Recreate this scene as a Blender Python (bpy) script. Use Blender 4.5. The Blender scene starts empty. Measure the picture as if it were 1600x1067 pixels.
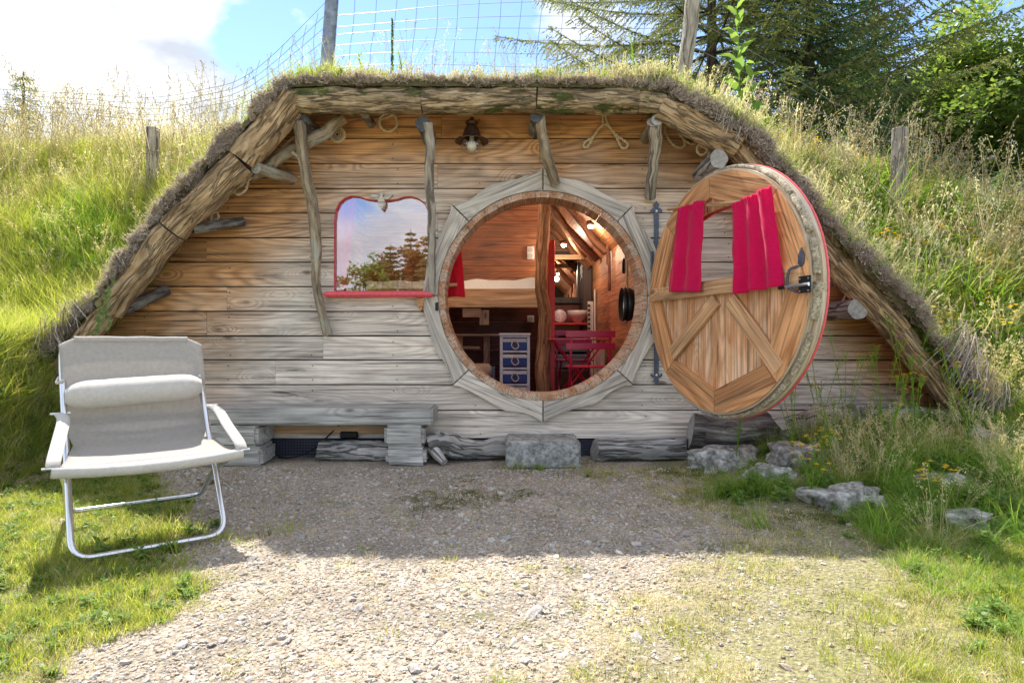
import bpy, bmesh, math, random
import numpy as np
from mathutils import Vector, Matrix, noise as mn
R = math.radians
rnd = random.Random(7)
rng = np.random.default_rng(11)
S = bpy.context.scene
C = S.collection

# ------------------------------------------------------------------ camera, sky, sun, exposure
FPX, DW, EYE, HZ = 933.0, 4.4, 0.85, 533.0
cam_d = bpy.data.cameras.new('camera'); cam = bpy.data.objects.new('camera', cam_d); C.objects.link(cam)
cam.location = (0, -DW, EYE); cam.rotation_euler = (R(90), 0, 0)
cam_d.sensor_width = 36; cam_d.lens = 36*FPX/1600; cam_d.clip_end = 3000; cam_d.clip_start = 0.05
S.camera = cam

SUN_EL, SUN_AZ = R(56), math.atan2(-.44, .90)     # sun stands behind the hill, a little to the left
sun_dir = Vector((math.sin(SUN_AZ)*math.cos(SUN_EL), math.cos(SUN_AZ)*math.cos(SUN_EL), math.sin(SUN_EL)))
w = bpy.data.worlds.new('World'); S.world = w; w.use_nodes = True
nt = w.node_tree; nt.nodes.clear()
def N(nt, t, **k):
    n = nt.nodes.new(t)
    for a, b in k.items():
        if a.startswith('i_'):
            n.inputs[a[2:].replace('_', ' ')].default_value = b
        elif a.startswith('n_'):
            n.inputs[int(a[2:])].default_value = b
        else: setattr(n, a, b)
    return n
def ramp(nt, pts, interp='LINEAR'):
    n = nt.nodes.new('ShaderNodeValToRGB'); cr = n.color_ramp; cr.interpolation = interp
    while len(cr.elements) > 1: cr.elements.remove(cr.elements[-1])
    for i, (p, c) in enumerate(pts):
        e = cr.elements[0] if i == 0 else cr.elements.new(p)
        e.position = p
        e.color = (c, c, c, 1) if not hasattr(c, '__len__') else (*c[:3], 1)
    return n
def math_(nt, op, a, b=None, c=None, clamp=False):
    n = nt.nodes.new('ShaderNodeMath'); n.operation = op; n.use_clamp = clamp
    for i, v in enumerate((a, b, c)):
        if v is None: continue
        if hasattr(v, 'links') or hasattr(v, 'is_linked'): nt.links.new(v, n.inputs[i])
        else: n.inputs[i].default_value = v
    return n.outputs[0]
def mixc(nt, f, a, b, mode='MIX'):
    n = nt.nodes.new('ShaderNodeMix'); n.data_type = 'RGBA'; n.blend_type = mode; n.clamp_factor = True
    for s, v in ((n.inputs[0], f), (n.inputs[6], a), (n.inputs[7], b)):
        if hasattr(v, 'is_linked'): nt.links.new(v, s)
        elif hasattr(v, '__len__'): s.default_value = (*v[:3], 1)
        else: s.default_value = v
    return n.outputs[2]
L = nt.links.new
sky = N(nt, 'ShaderNodeTexSky', sky_type='NISHITA', sun_disc=False, sun_elevation=SUN_EL, sun_rotation=SUN_AZ,
        altitude=2500.0, air_density=1.0, dust_density=.1, ozone_density=1.6)
tc = N(nt, 'ShaderNodeTexCoord')
mp = N(nt, 'ShaderNodeMapping'); mp.inputs['Scale'].default_value = (1, 1, 2.3); mp.inputs['Location'].default_value = (3.1, 1.7, .4)
L(tc.outputs['Generated'], mp.inputs[0])
n1 = N(nt, 'ShaderNodeTexNoise', i_Scale=2.4, i_Detail=10.0, i_Roughness=.60, i_Distortion=.35)
L(mp.outputs[0], n1.inputs['Vector'])
cov = ramp(nt, [(.42, 0.0), (.55, .70), (.70, 1.0)])
# cloud banks where the photo has them: large one low on the left, a thin one at the top, clear blue between; unseen cover added behind and at the sides for more ambient light
geo = tc.outputs['Generated']
def lobe(az, el, wd, amp):
    d = (math.sin(R(az))*math.cos(R(el)), math.cos(R(az))*math.cos(R(el)), math.sin(R(el)))
    n = N(nt, 'ShaderNodeVectorMath', operation='DISTANCE'); n.inputs[1].default_value = d; L(geo, n.inputs[0])
    return math_(nt, 'MULTIPLY', math_(nt, 'SUBTRACT', 1.0, math_(nt, 'DIVIDE', n.outputs['Value'], wd), clamp=True), amp)
v = math_(nt, 'MULTIPLY_ADD', n1.outputs['Fac'], 1.5, -.25)
for a in ((-31, 20, .30, .30), (-19, 30, .13, .16), (-11, 24, .26, -.55), (-42, 28, .13, -.5), (-24, 25, .08, -.25), (4, 31, .13, .22), (24, 26, .4, -.1), (180, 50, .8, .14), (173, 14, .14, -.30), (-165, 13, .10, -.24), (-169, 7, .12, .22), (95, 45, .8, .10), (-95, 45, .8, .10), (-168, 9, .22, .16), (178, 16, .16, -.14)):
    v = math_(nt, 'ADD', v, lobe(*a))
L(v, cov.inputs[0])
n2 = N(nt, 'ShaderNodeTexNoise', i_Scale=3.2, i_Detail=6.0, i_Roughness=.55); L(mp.outputs[0], n2.inputs['Vector'])
cc = ramp(nt, [(.36, (4.6, 4.8, 5.3)), (.55, (8.0, 8.0, 8.2))]); L(n2.outputs['Fac'], cc.inputs[0])
cc.color_ramp.elements[0].color = (.50, .54, .62, 1); cc.color_ramp.elements[1].color = (1, 1, 1, 1)
cs = N(nt, 'ShaderNodeVectorMath', operation='SCALE', i_Scale=4.3); L(cc.outputs[0], cs.inputs[0])
mx = mixc(nt, cov.outputs[0], sky.outputs[0], cs.outputs[0])
bg = N(nt, 'ShaderNodeBackground', i_Strength=0.15); L(mx, bg.inputs[0])
wo = N(nt, 'ShaderNodeOutputWorld'); L(bg.outputs[0], wo.inputs[0])

sl = bpy.data.lights.new('sun', 'SUN'); sl.energy = 4.5; sl.angle = R(.5); sl.color = (1, .95, .86)
so = bpy.data.objects.new('sun', sl); C.objects.link(so); so.rotation_euler = (-sun_dir).to_track_quat('-Z', 'Y').to_euler(); so.location = sun_dir*20

S.view_settings.view_transform = 'Standard'; S.view_settings.look = 'None'
S.view_settings.exposure = 1.25; S.view_settings.gamma = 1; S.view_settings.use_curve_mapping = False
S.render.engine = 'CYCLES'
S.cycles.max_bounces = 8; S.cycles.transparent_max_bounces = 12; S.cycles.diffuse_bounces = 4

# ------------------------------------------------------------------ helpers
def P(px, py, y):                      # photo pixel + depth in metres -> world point
    s = FPX/(DW+y)
    return Vector(((px-800)/s, y, EYE+(HZ-py)/s))
def W(px): return (px-800)/212.05
def Zw(py): return EYE+(HZ-py)/212.05
def SM(a, b, x):
    t = np.clip((np.asarray(x, float)-a)/(b-a), 0, 1); return t*t*(3-2*t)

def setp(o, label=None, cat=None, group=None, kind=None):
    if label: o['label'] = label
    if cat: o['category'] = cat
    if group: o['group'] = group
    if kind: o['kind'] = kind
    return o
def link(name, me, parent=None, mats=()):
    o = bpy.data.objects.new(name, me); C.objects.link(o)
    if parent is not None: o.parent = parent
    return o
def empty(name, loc=(0, 0, 0), rz=0):
    o = bpy.data.objects.new(name, None); C.objects.link(o); o.location = loc; o.rotation_euler = (0, 0, rz); o.empty_display_size = .1
    return o
def thing(name, label, cat, group=None, loc=(0, 0, 0), rz=0):
    return setp(empty(name, loc, rz), label, cat, group)
def fast_mesh(name, v, f, mat=None, smooth=False, tcv=None):
    """v (n,3) array, f list of tuples or (m,k) int array; tcv optional (n,3) texture coordinate per vertex"""
    me = bpy.data.meshes.new(name)
    v = np.asarray(v, np.float32)
    if isinstance(f, np.ndarray):
        m, k = f.shape
        me.vertices.add(len(v)); me.vertices.foreach_set('co', v.ravel())
        me.loops.add(m*k); me.loops.foreach_set('vertex_index', f.astype(np.int32).ravel())
        me.polygons.add(m); me.polygons.foreach_set('loop_start', np.arange(0, m*k, k, dtype=np.int32))
        me.update(calc_edges=True)
    else:
        me.from_pydata([tuple(map(float, p)) for p in v], [], [tuple(int(i) for i in q) for q in f]); me.update()
    if tcv is not None:
        a = me.attributes.new('tc', 'FLOAT_VECTOR', 'POINT'); a.data.foreach_set('vector', np.asarray(tcv, np.float32).ravel())
    if mat is not None:
        for m_ in (mat if isinstance(mat, (list, tuple)) else [mat]): me.materials.append(m_)
    if smooth: me.polygons.foreach_set('use_smooth', np.ones(len(me.polygons), bool))
    return me
def mesh_obj(name, v, f, mat=None, parent=None, smooth=False, tcv=None):
    return link(name, fast_mesh(name, v, f, mat, smooth, tcv), parent)

class MB:                               # collects shapes into ONE mesh
    def __init__(s): s.v = []; s.f = []; s.t = []; s.mi = []
    def add(s, v, f, t=None, mi=0):
        b = len(s.v); off = Vector((rnd.uniform(-20, 20), rnd.uniform(-20, 20), rnd.uniform(-20, 20)))
        s.v += [Vector(p) for p in v]; s.t += [Vector(p)+off for p in (t if t is not None else v)]
        s.f += [tuple(i+b for i in q) for q in f]; s.mi += [mi]*len(f)
        return s
    def box(s, c, d, M=None, axis=None, bev=0.0, mi=0):
        """centre c, size d, optional 3x3 rotation M; axis = index of the long grain direction"""
        d = Vector(d); axis = axis if axis is not None else max(range(3), key=lambda i: d[i])
        bm = bmesh.new(); bmesh.ops.create_cube(bm, size=1)
        for q in bm.verts: q.co = Vector((q.co.x*d.x, q.co.y*d.y, q.co.z*d.z))
        if bev: bmesh.ops.bevel(bm, geom=bm.edges[:], offset=bev, segments=1, affect='EDGES')
        bm.verts.index_update()
        loc = [q.co.copy() for q in bm.verts]; f = [tuple(x.index for x in p.verts) for p in bm.faces]; bm.free()
        perm = {0: (1, 2, 0), 1: (0, 2, 1), 2: (0, 1, 2)}[axis]
        t = [Vector((q[perm[0]], q[perm[1]], q[perm[2]])) for q in loc]
        v = [(M @ q if M else q)+Vector(c) for q in loc]
        return s.add(v, f, t, mi)
    def tube(s, pts, r, seg=8, rough=0.0, nf=6.0, cap=True, closed=False, mi=0, capmi=None, flat=1.0, seed=0, ridge=0.0):
        pts = [Vector(p) for p in pts]; n = len(pts)
        rr = r if hasattr(r, '__len__') else [r]*n
        V, T, F = [], [], []
        tan = []
        for i in range(n):
            a = pts[(i-1) % n] if (closed or i > 0) else pts[i]
            b = pts[(i+1) % n] if (closed or i < n-1) else pts[i]
            tan.append((b-a).normalized())
        up = Vector((0, 0, 1)) if abs(tan[0].z) < .9 else Vector((0, -1, 0))
        nx = tan[0].cross(up).normalized(); L_ = 0
        for i in range(n):
            if i: L_ += (pts[i]-pts[i-1]).length
            nx = (nx-tan[i]*nx.dot(tan[i])).normalized(); ny = tan[i].cross(nx)
            for k in range(seg):
                a = 2*math.pi*k/seg; ca, sa = math.cos(a), math.sin(a); q = rr[i]
                if rough:
                    pn = Vector((ca*nf*.16, sa*nf*.16, L_*nf*.6+seed*7.3))
                    q *= 1+rough*mn.noise(pn)+rough*.5*mn.noise(pn*2.7)
                if ridge:
                    q *= 1-ridge*max(0, .25-abs(mn.noise(Vector((ca*4, sa*4, L_*1.6+seed*3.1)))))*4*.5
                V.append(pts[i]+nx*(ca*q)+ny*(sa*q*flat)); T.append(Vector((ca*rr[0], sa*rr[0], L_)))
        m = n if closed else n-1
        for i in range(m):
            for k in range(seg):
                a = i*seg+k; b = i*seg+(k+1) % seg; c = ((i+1) % n)*seg+(k+1) % seg; d = ((i+1) % n)*seg+k
                F.append((a, d, c, b))
        s.add(V, F, T, mi)
        if cap and not closed:
            cm = mi if capmi is None else capmi
            base = len(s.v)-len(V)
            for i0, e in ((0, 0), (n-1, 1)):
                ring = [base+i0*seg+k for k in range(seg)]
                b = len(s.v); cpos = sum((s.v[q] for q in ring), Vector())/seg
                for q in ring: s.v.append(s.v[q].copy()); s.t.append(s.t[q].copy())
                s.v.append(cpos); s.t.append(Vector((0, 0, 0)) + (s.t[ring[0]]-T[i0*seg] if 0 else Vector()))
                off = s.t[ring[0]]-T[i0*seg]
                s.t[-1] = off+Vector((0, 0, T[i0*seg].z))
                for k in range(seg):
                    t3 = (b+k, b+(k+1) % seg, b+seg)
                    s.f.append(t3 if e == 0 else t3[::-1]); s.mi.append(cm)
        return s
    def prism(s, poly, y0, y1, mi=0, axis=0):
        """poly of (x,z), extruded along y from y0 (front) to y1"""
        n = len(poly)
        v = [(x, y0, z) for x, z in poly]+[(x, y1, z) for x, z in poly]
        f = [tuple(range(n)), tuple(range(2*n-1, n-1, -1))]+[(i, i+n, (i+1) % n+n, (i+1) % n) for i in range(n)]
        t = [(p[2], p[1], p[0]) if axis == 0 else (p[0], p[1], p[2]) for p in v]
        return s.add(v, f, t, mi)
    def build(s, name, mat, parent=None, smooth=False, label=None):
        me = fast_mesh(name, np.array([tuple(p) for p in s.v]), s.f, mat, smooth, np.array([tuple(p) for p in s.t]))
        me.polygons.foreach_set('material_index', np.array(s.mi, np.int32))
        if smooth:
            try: me.set_sharp_from_angle(angle=R(50))
            except Exception: pass
        o = link(name, me, parent)
        if label: o['label'] = label
        return o
def rotm(axis, a): return Matrix.Rotation(a, 3, axis)
def lerp(a, b, t): return a+(b-a)*t
def polyline(pts, n, wob=0.0, seed=0):
    """smooth resample (Catmull-Rom) of control points"""
    pts = [Vector(p) for p in pts]; out = []
    m = len(pts)-1
    for i in range(n):
        t = i/(n-1)*m; k = min(int(t), m-1); u = t-k
        p0 = pts[max(k-1, 0)]; p1 = pts[k]; p2 = pts[k+1]; p3 = pts[min(k+2, m)]
        q = .5*((2*p1)+(p2-p0)*u+(2*p0-5*p1+4*p2-p3)*u*u+(3*p1-p0-3*p2+p3)*u**3)
        if wob: q = q+Vector((mn.noise(Vector((i*.35, seed, 0))), mn.noise(Vector((i*.35, seed, 9))), mn.noise(Vector((i*.35, seed, 21)))))*wob
        out.append(q)
    return out

# ------------------------------------------------------------------ materials
def newmat(name):
    m = bpy.data.materials.new(name); m.use_nodes = True; nt = m.node_tree
    nt.nodes.clear(); b = nt.nodes.new('ShaderNodeBsdfPrincipled'); o = nt.nodes.new('ShaderNodeOutputMaterial')
    nt.links.new(b.outputs[0], o.inputs[0]); return m, nt, b
def bump(nt, b, h, strength=.5, dist=.01):
    n = N(nt, 'ShaderNodeBump', i_Strength=strength, i_Distance=dist); nt.links.new(h, n.inputs['Height']); nt.links.new(n.outputs[0], b.inputs['Normal'])
def tcattr(nt): return N(nt, 'ShaderNodeAttribute', attribute_name='tc').outputs['Vector']
def simple(name, col, rough=.6, metal=0.0, var=0.0, sc=20, **k):
    m, nt, b = newmat(name)
    b.inputs['Roughness'].default_value = rough; b.inputs['Metallic'].default_value = metal
    if var:
        t = N(nt, 'ShaderNodeTexCoord'); n = N(nt, 'ShaderNodeTexNoise', i_Scale=float(sc), i_Detail=5.0)
        nt.links.new(t.outputs['Object'], n.inputs['Vector'])
        r = ramp(nt, [(.3, tuple(c*(1-var) for c in col)), (.7, tuple(min(1, c*(1+var)) for c in col))]); nt.links.new(n.outputs['Fac'], r.inputs[0])
        nt.links.new(r.outputs[0], b.inputs['Base Color']); bump(nt, b, n.outputs['Fac'], .25, .004)
    else: b.inputs['Base Color'].default_value = (*col, 1)
    return m
def wood(name, light, dark, grey=None, weather=None, rough=.72, ringf=46.0, knots=1.0, dens=1.0, bumps=.5, tonev=1.0):
    m, nt, b = newmat(name); l = nt.links.new
    t = tcattr(nt)
    oi = N(nt, 'ShaderNodeObjectInfo')
    sc = N(nt, 'ShaderNodeVectorMath', operation='SCALE', i_Scale=37.0)
    cmb = N(nt, 'ShaderNodeCombineXYZ'); l(oi.outputs['Random'], cmb.inputs[2]); l(oi.outputs['Random'], cmb.inputs[0]); l(cmb.outputs[0], sc.inputs[0])
    ad = N(nt, 'ShaderNodeVectorMath', operation='ADD'); l(t, ad.inputs[0]); l(sc.outputs[0], ad.inputs[1])
    mp = N(nt, 'ShaderNodeMapping'); mp.inputs['Scale'].default_value = (3.4*dens, 3.4*dens, .50*dens); l(ad.outputs[0], mp.inputs[0])
    n = N(nt, 'ShaderNodeTexNoise', i_Scale=1.0, i_Detail=1.5, i_Roughness=.4); l(mp.outputs[0], n.inputs['Vector'])
    # knots
    mk = N(nt, 'ShaderNodeMapping'); mk.inputs['Scale'].default_value = (5.0, 5.0, 2.3); l(ad.outputs[0], mk.inputs[0])
    vo = N(nt, 'ShaderNodeTexVoronoi', i_Scale=1.0); l(mk.outputs[0], vo.inputs['Vector'])
    kn = ramp(nt, [(0.0, 1.0), (.10, .72), (.42, 0.0)], 'EASE'); l(vo.outputs['Distance'], kn.inputs[0])
    vs = N(nt, 'ShaderNodeSeparateColor'); l(vo.outputs['Color'], vs.inputs[0]); ks = ramp(nt, [(.50, 0.0), (.62, 1.0)]); l(vs.outputs[0], ks.inputs[0])
    knf = math_(nt, 'MULTIPLY', kn.outputs[0], ks.outputs[0])
    h = math_(nt, 'ADD', n.outputs['Fac'], math_(nt, 'MULTIPLY', knf, .20*knots))
    ring = math_(nt, 'SINE', math_(nt, 'MULTIPLY', h, ringf*3.2))
    ring = math_(nt, 'POWER', math_(nt, 'MULTIPLY_ADD', ring, .5, .5), 1.7)
    mf = N(nt, 'ShaderNodeMapping'); mf.inputs['Scale'].default_value = (75, 75, 1.6); l(ad.outputs[0], mf.inputs[0])
    nf = N(nt, 'ShaderNodeTexNoise', i_Scale=1.0, i_Detail=3.0, i_Roughness=.6); l(mf.outputs[0], nf.inputs['Vector'])
    ms = N(nt, 'ShaderNodeMapping'); ms.inputs['Scale'].default_value = (7, 7, 2.0); l(ad.outputs[0], ms.inputs[0])
    ns = N(nt, 'ShaderNodeTexNoise', i_Scale=1.0, i_Detail=5.0, i_Roughness=.62); l(ms.outputs[0], ns.inputs['Vector'])
    rv_ = ramp(nt, [(.35, .15), (.62, .95)]); l(ns.outputs['Fac'], rv_.inputs[0]); ring = math_(nt, 'MULTIPLY', ring, rv_.outputs[0])
    base = mixc(nt, math_(nt, 'MULTIPLY', ring, .8), light, dark)
    fine = ramp(nt, [(.34, .42), (.46, .86), (.62, 1.10)]); l(nf.outputs['Fac'], fine.inputs[0])
    base = mixc(nt, 1.0, base, fine.outputs[0], 'MULTIPLY')
    mw = N(nt, 'ShaderNodeMapping'); mw.inputs['Scale'].default_value = (22, 22, 1.5); l(ad.outputs[0], mw.inputs[0])
    nw_ = N(nt, 'ShaderNodeTexNoise', i_Scale=1.0, i_Detail=6.0, i_Roughness=.7, i_Distortion=.4); l(mw.outputs[0], nw_.inputs['Vector'])
    crk = ramp(nt, [(.31, .15), (.40, .92), (.60, 1.0), (.70, .62)]); l(nw_.outputs['Fac'], crk.inputs[0]); base = mixc(nt, .9, base, crk.outputs[0], 'MULTIPLY')
    stain = ramp(nt, [(.34, .66), (.56, 1.08)]); l(ns.outputs['Fac'], stain.inputs[0])
    base = mixc(nt, .85, base, stain.outputs[0], 'MULTIPLY')
    tone = ramp(nt, [(0, 1-.22*tonev), (1, 1+.16*tonev)]); l(oi.outputs['Random'], tone.inputs[0])
    base = mixc(nt, 1.0, base, tone.outputs[0], 'MULTIPLY')
    if grey:
        g = mixc(nt, math_(nt, 'MULTIPLY', ring, .55), grey[0], grey[1])
        g = mixc(nt, 1.0, g, fine.outputs[0], 'MULTIPLY'); g = mixc(nt, .9, g, crk.outputs[0], 'MULTIPLY'); g = mixc(nt, .85, g, stain.outputs[0], 'MULTIPLY')
        g = mixc(nt, .7, g, tone.outputs[0], 'MULTIPLY')
        if weather is None or weather == 'noise':
            wn = ramp(nt, [(.42, 0.0), (.62, 1.0)]); l(ns.outputs['Fac'], wn.inputs[0]); fac = wn.outputs[0]
        elif isinstance(weather, float): fac = weather
        else:                                  # boards kept dry under the eaves stay brown, the rest has weathered to grey
            ge = N(nt, 'ShaderNodeNewGeometry'); sp = N(nt, 'ShaderNodeSeparateXYZ'); l(ge.outputs['Position'], sp.inputs[0])
            X, Z = sp.outputs[0], sp.outputs[2]
            d1 = math_(nt, 'SUBTRACT', 2.62, Z)
            d2 = math_(nt, 'MULTIPLY', math_(nt, 'SUBTRACT', math_(nt, 'MULTIPLY_ADD', X, 1.17, 4.40), Z), .65)
            d3 = math_(nt, 'MULTIPLY', math_(nt, 'SUBTRACT', math_(nt, 'MULTIPLY_ADD', X, -1.12, 4.03), Z), 1.3)
            d = math_(nt, 'MINIMUM', math_(nt, 'MINIMUM', d1, d2), d3)
            nb = N(nt, 'ShaderNodeTexNoise', i_Scale=2.2, i_Detail=4.0); l(ge.outputs['Position'], nb.inputs['Vector'])
            d = math_(nt, 'ADD', d, math_(nt, 'MULTIPLY_ADD', nb.outputs['Fac'], .9, -.45))
            wn = ramp(nt, [(.30, 0.0), (.66, .55), (1.15, 1.0)]); l(d, wn.inputs[0]); fac = wn.outputs[0]
        base = mixc(nt, fac, base, g)
    core = ramp(nt, [(0.0, 1.0), (.06, .85), (.12, 0.0)]); l(vo.outputs['Distance'], core.inputs[0])
    base = mixc(nt, math_(nt, 'MULTIPLY', math_(nt, 'MULTIPLY', core.outputs[0], ks.outputs[0]), .85*min(1, knots)), base, (.10, .055, .03))
    l(base, b.inputs['Base Color']); b.inputs['Roughness'].default_value = rough
    hh = math_(nt, 'ADD', math_(nt, 'MULTIPLY', ring, -.5), nf.outputs['Fac'])
    bump(nt, b, hh, bumps, .003)
    return m
def bark(name, c1, c2, c3, moss=0.0, lichen=0.0, sc=1.0, crack=1.0):
    m, nt, b = newmat(name); l = nt.links.new
    t = tcattr(nt)
    mp = N(nt, 'ShaderNodeMapping'); mp.inputs['Scale'].default_value = (26*sc, 26*sc, 5*sc); l(t, mp.inputs[0])
    n = N(nt, 'ShaderNodeTexNoise', i_Scale=1.0, i_Detail=7.0, i_Roughness=.65, i_Distortion=.6); l(mp.outputs[0], n.inputs['Vector'])
    mq = N(nt, 'ShaderNodeMapping'); mq.inputs['Scale'].default_value = (7*sc, 7*sc, 3*sc); l(t, mq.inputs[0])
    q = N(nt, 'ShaderNodeTexNoise', i_Scale=1.0, i_Detail=5.0, i_Roughness=.6); l(mq.outputs[0], q.inputs['Vector'])
    mc = N(nt, 'ShaderNodeMapping'); mc.inputs['Scale'].default_value = (16*sc, 16*sc, 1.9*sc); l(t, mc.inputs[0])
    cr = N(nt, 'ShaderNodeTexNoise', i_Scale=1.0, i_Detail=4.0, i_Roughness=.55, i_Distortion=.5); l(mc.outputs[0], cr.inputs['Vector'])
    cl = ramp(nt, [(.455, 1.0), (.495, 0.0), (.505, 0.0), (.545, 1.0)]); l(cr.outputs['Fac'], cl.inputs[0])
    r = ramp(nt, [(.3, c1), (.5, c2), (.72, c3)]); l(n.outputs['Fac'], r.inputs[0])
    r2 = ramp(nt, [(.35, .6), (.65, 1.15)]); l(q.outputs['Fac'], r2.inputs[0])
    base = mixc(nt, 1.0, r.outputs[0], r2.outputs[0], 'MULTIPLY')
    base = mixc(nt, math_(nt, 'MULTIPLY', math_(nt, 'SUBTRACT', 1.0, cl.outputs[0]), .75*crack), base, tuple(c*.3 for c in c1))
    if lichen:
        lr = ramp(nt, [(.53, 0.0), (.62, lichen)]); l(q.outputs['Fac'], lr.inputs[0]); base = mixc(nt, lr.outputs[0], base, (.42, .43, .36))
    if moss:
        mm = N(nt, 'ShaderNodeMapping'); mm.inputs['Scale'].default_value = (9, 9, 4); mm.inputs['Location'].default_value = (4, 2, 8); l(t, mm.inputs[0])
        ms = N(nt, 'ShaderNodeTexNoise', i_Scale=1.0, i_Detail=6.0, i_Roughness=.65); l(mm.outputs[0], ms.inputs['Vector'])
        mr = ramp(nt, [(.56-.1*moss, 0.0), (.62-.08*moss, 1.0)]); l(ms.outputs['Fac'], mr.inputs[0])
        mcol = ramp(nt, [(.35, (.03, .04, .01)), (.6, (.12, .13, .03)), (.75, (.26, .23, .06))]); l(n.outputs['Fac'], mcol.inputs[0])
        base = mixc(nt, mr.outputs[0], base, mcol.outputs[0])
    l(base, b.inputs['Base Color']); b.inputs['Roughness'].default_value = .9
    h = math_(nt, 'ADD', n.outputs['Fac'], math_(nt, 'MULTIPLY', cl.outputs[0], 1.2*crack))
    bump(nt, b, h, 1.0, .014)
    return m
def endgrain(name, c1, c2):
    m, nt, b = newmat(name); l = nt.links.new
    t = tcattr(nt); sp = N(nt, 'ShaderNodeTexNoise', i_Scale=40.0, i_Detail=4.0); l(t, sp.inputs['Vector'])
    q = N(nt, 'ShaderNodeTexNoise', i_Scale=9.0, i_Detail=5.0); l(t, q.inputs['Vector'])
    r = ramp(nt, [(.3, c1), (.7, c2)]); l(math_(nt, 'MULTIPLY_ADD', sp.outputs['Fac'], .5, math_(nt, 'MULTIPLY', q.outputs['Fac'], .5)), r.inputs[0])
    l(r.outputs[0], b.inputs['Base Color']); b.inputs['Roughness'].default_value = .9; bump(nt, b, sp.outputs['Fac'], .6, .006)
    return m
def stone(name, c1, c2, c3, sc=14.0, b_=.9):
    m, nt, b = newmat(name); l = nt.links.new
    t = N(nt, 'ShaderNodeTexCoord')
    n = N(nt, 'ShaderNodeTexNoise', i_Scale=sc, i_Detail=9.0, i_Roughness=.68); l(t.outputs['Object'], n.inputs['Vector'])
    q = N(nt, 'ShaderNodeTexNoise', i_Scale=sc*3.1, i_Detail=5.0, i_Roughness=.7); l(t.outputs['Object'], q.inputs['Vector'])
    r = ramp(nt, [(.34, c1), (.5, c2), (.64, c3)]); l(n.outputs['Fac'], r.inputs[0])
    r2 = ramp(nt, [(.38, .45), (.58, 1.12)]); l(q.outputs['Fac'], r2.inputs[0])
    l(mixc(nt, 1.0, r.outputs[0], r2.outputs[0], 'MULTIPLY'), b.inputs['Base Color']); b.inputs['Roughness'].default_value = .92
    bump(nt, b, math_(nt, 'ADD', n.outputs['Fac'], q.outputs['Fac']), b_, .01)
    return m
def leafmat(name, cols, trans=.5, rough=.5, gloss=.25):
    """colour varies leaf clump by leaf clump and within the clump; light passes through the blades"""
    m = bpy.data.materials.new(name); m.use_nodes = True; nt = m.node_tree; nt.nodes.clear(); l = nt.links.new
    oi = N(nt, 'ShaderNodeObjectInfo'); a = N(nt, 'ShaderNodeAttribute', attribute_name='shade')
    f = math_(nt, 'FRACT', math_(nt, 'ADD', math_(nt, 'MULTIPLY', oi.outputs['Random'], .37), a.outputs['Fac']))
    k = len(cols); r = ramp(nt, [(i/(k-1)*.999, c) for i, c in enumerate(cols)]); l(f, r.inputs[0])
    p = N(nt, 'ShaderNodeBsdfPrincipled', i_Roughness=rough); l(r.outputs[0], p.inputs['Base Color'])
    p.inputs['Specular IOR Level'].default_value = gloss
    t = N(nt, 'ShaderNodeBsdfTranslucent'); l(mixc(nt, 1.0, r.outputs[0], (1.5, 1.45, .8), 'MULTIPLY'), t.inputs[0])
    mx = N(nt, 'ShaderNodeMixShader', n_0=trans); l(p.outputs[0], mx.inputs[1]); l(t.outputs[0], mx.inputs[2])
    o = N(nt, 'ShaderNodeOutputMaterial'); l(mx.outputs[0], o.inputs[0]); return m
def fabric(name, col, trans=.25, sc=900.0):
    m = bpy.data.materials.new(name); m.use_nodes = True; nt = m.node_tree; nt.nodes.clear(); l = nt.links.new
    t = N(nt, 'ShaderNodeTexCoord'); q = N(nt, 'ShaderNodeTexNoise', i_Scale=60.0, i_Detail=6.0, i_Roughness=.7); l(t.outputs['Object'], q.inputs['Vector'])
    r = ramp(nt, [(.35, tuple(c*.86 for c in col)), (.65, col)]); l(q.outputs['Fac'], r.inputs[0])
    p = N(nt, 'ShaderNodeBsdfPrincipled', i_Roughness=.9); l(r.outputs[0], p.inputs['Base Color']); p.inputs['Specular IOR Level'].default_value = .1
    p.inputs['Sheen Weight'].default_value = .2
    q2 = N(nt, 'ShaderNodeTexNoise', i_Scale=sc, i_Detail=2.0); l(t.outputs['Object'], q2.inputs['Vector'])
    bump(nt, p, math_(nt, 'ADD', q2.outputs['Fac'], math_(nt, 'MULTIPLY', q.outputs['Fac'], 2.0)), .35, .002)
    tr = N(nt, 'ShaderNodeBsdfTranslucent'); l(r.outputs[0], tr.inputs[0])
    mx = N(nt, 'ShaderNodeMixShader', n_0=trans); l(p.outputs[0], mx.inputs[1]); l(tr.outputs[0], mx.inputs[2])
    o = N(nt, 'ShaderNodeOutputMaterial'); l(mx.outputs[0], o.inputs[0]); return m

M_plank = wood('facade_plank', (.72, .37, .155), (.28, .115, .04), grey=((.80, .69, .585), (.38, .285, .215)), weather='eaves')
M_frame = wood('surround_wood', (.62, .50, .38), (.34, .26, .18), grey=((.76, .69, .61), (.42, .35, .29)), weather=.7, ringf=30)
M_stave = wood('stave_wood', (.66, .34, .18), (.30, .10, .05), grey=((.60, .47, .36), (.32, .19, .13)), weather='noise', ringf=40, knots=.0, dens=4, tonev=.6)
M_door = wood('door_wood', (.84, .42, .19), (.42, .15, .05), grey=((.86, .58, .37), (.46, .25, .13)), weather='noise', ringf=40)
M_doorf = wood('door_frame_wood', (.84, .42, .18), (.44, .15, .045), ringf=26, knots=.8)
M_doorrim = wood('door_rim_wood', (.66, .50, .34), (.44, .30, .18), grey=((.5, .45, .38), (.33, .28, .23)), weather='noise', ringf=60, knots=0.0)
M_inner = wood('interior_wood', (.50, .19, .085), (.30, .09, .035), ringf=40, rough=.5)
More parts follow.
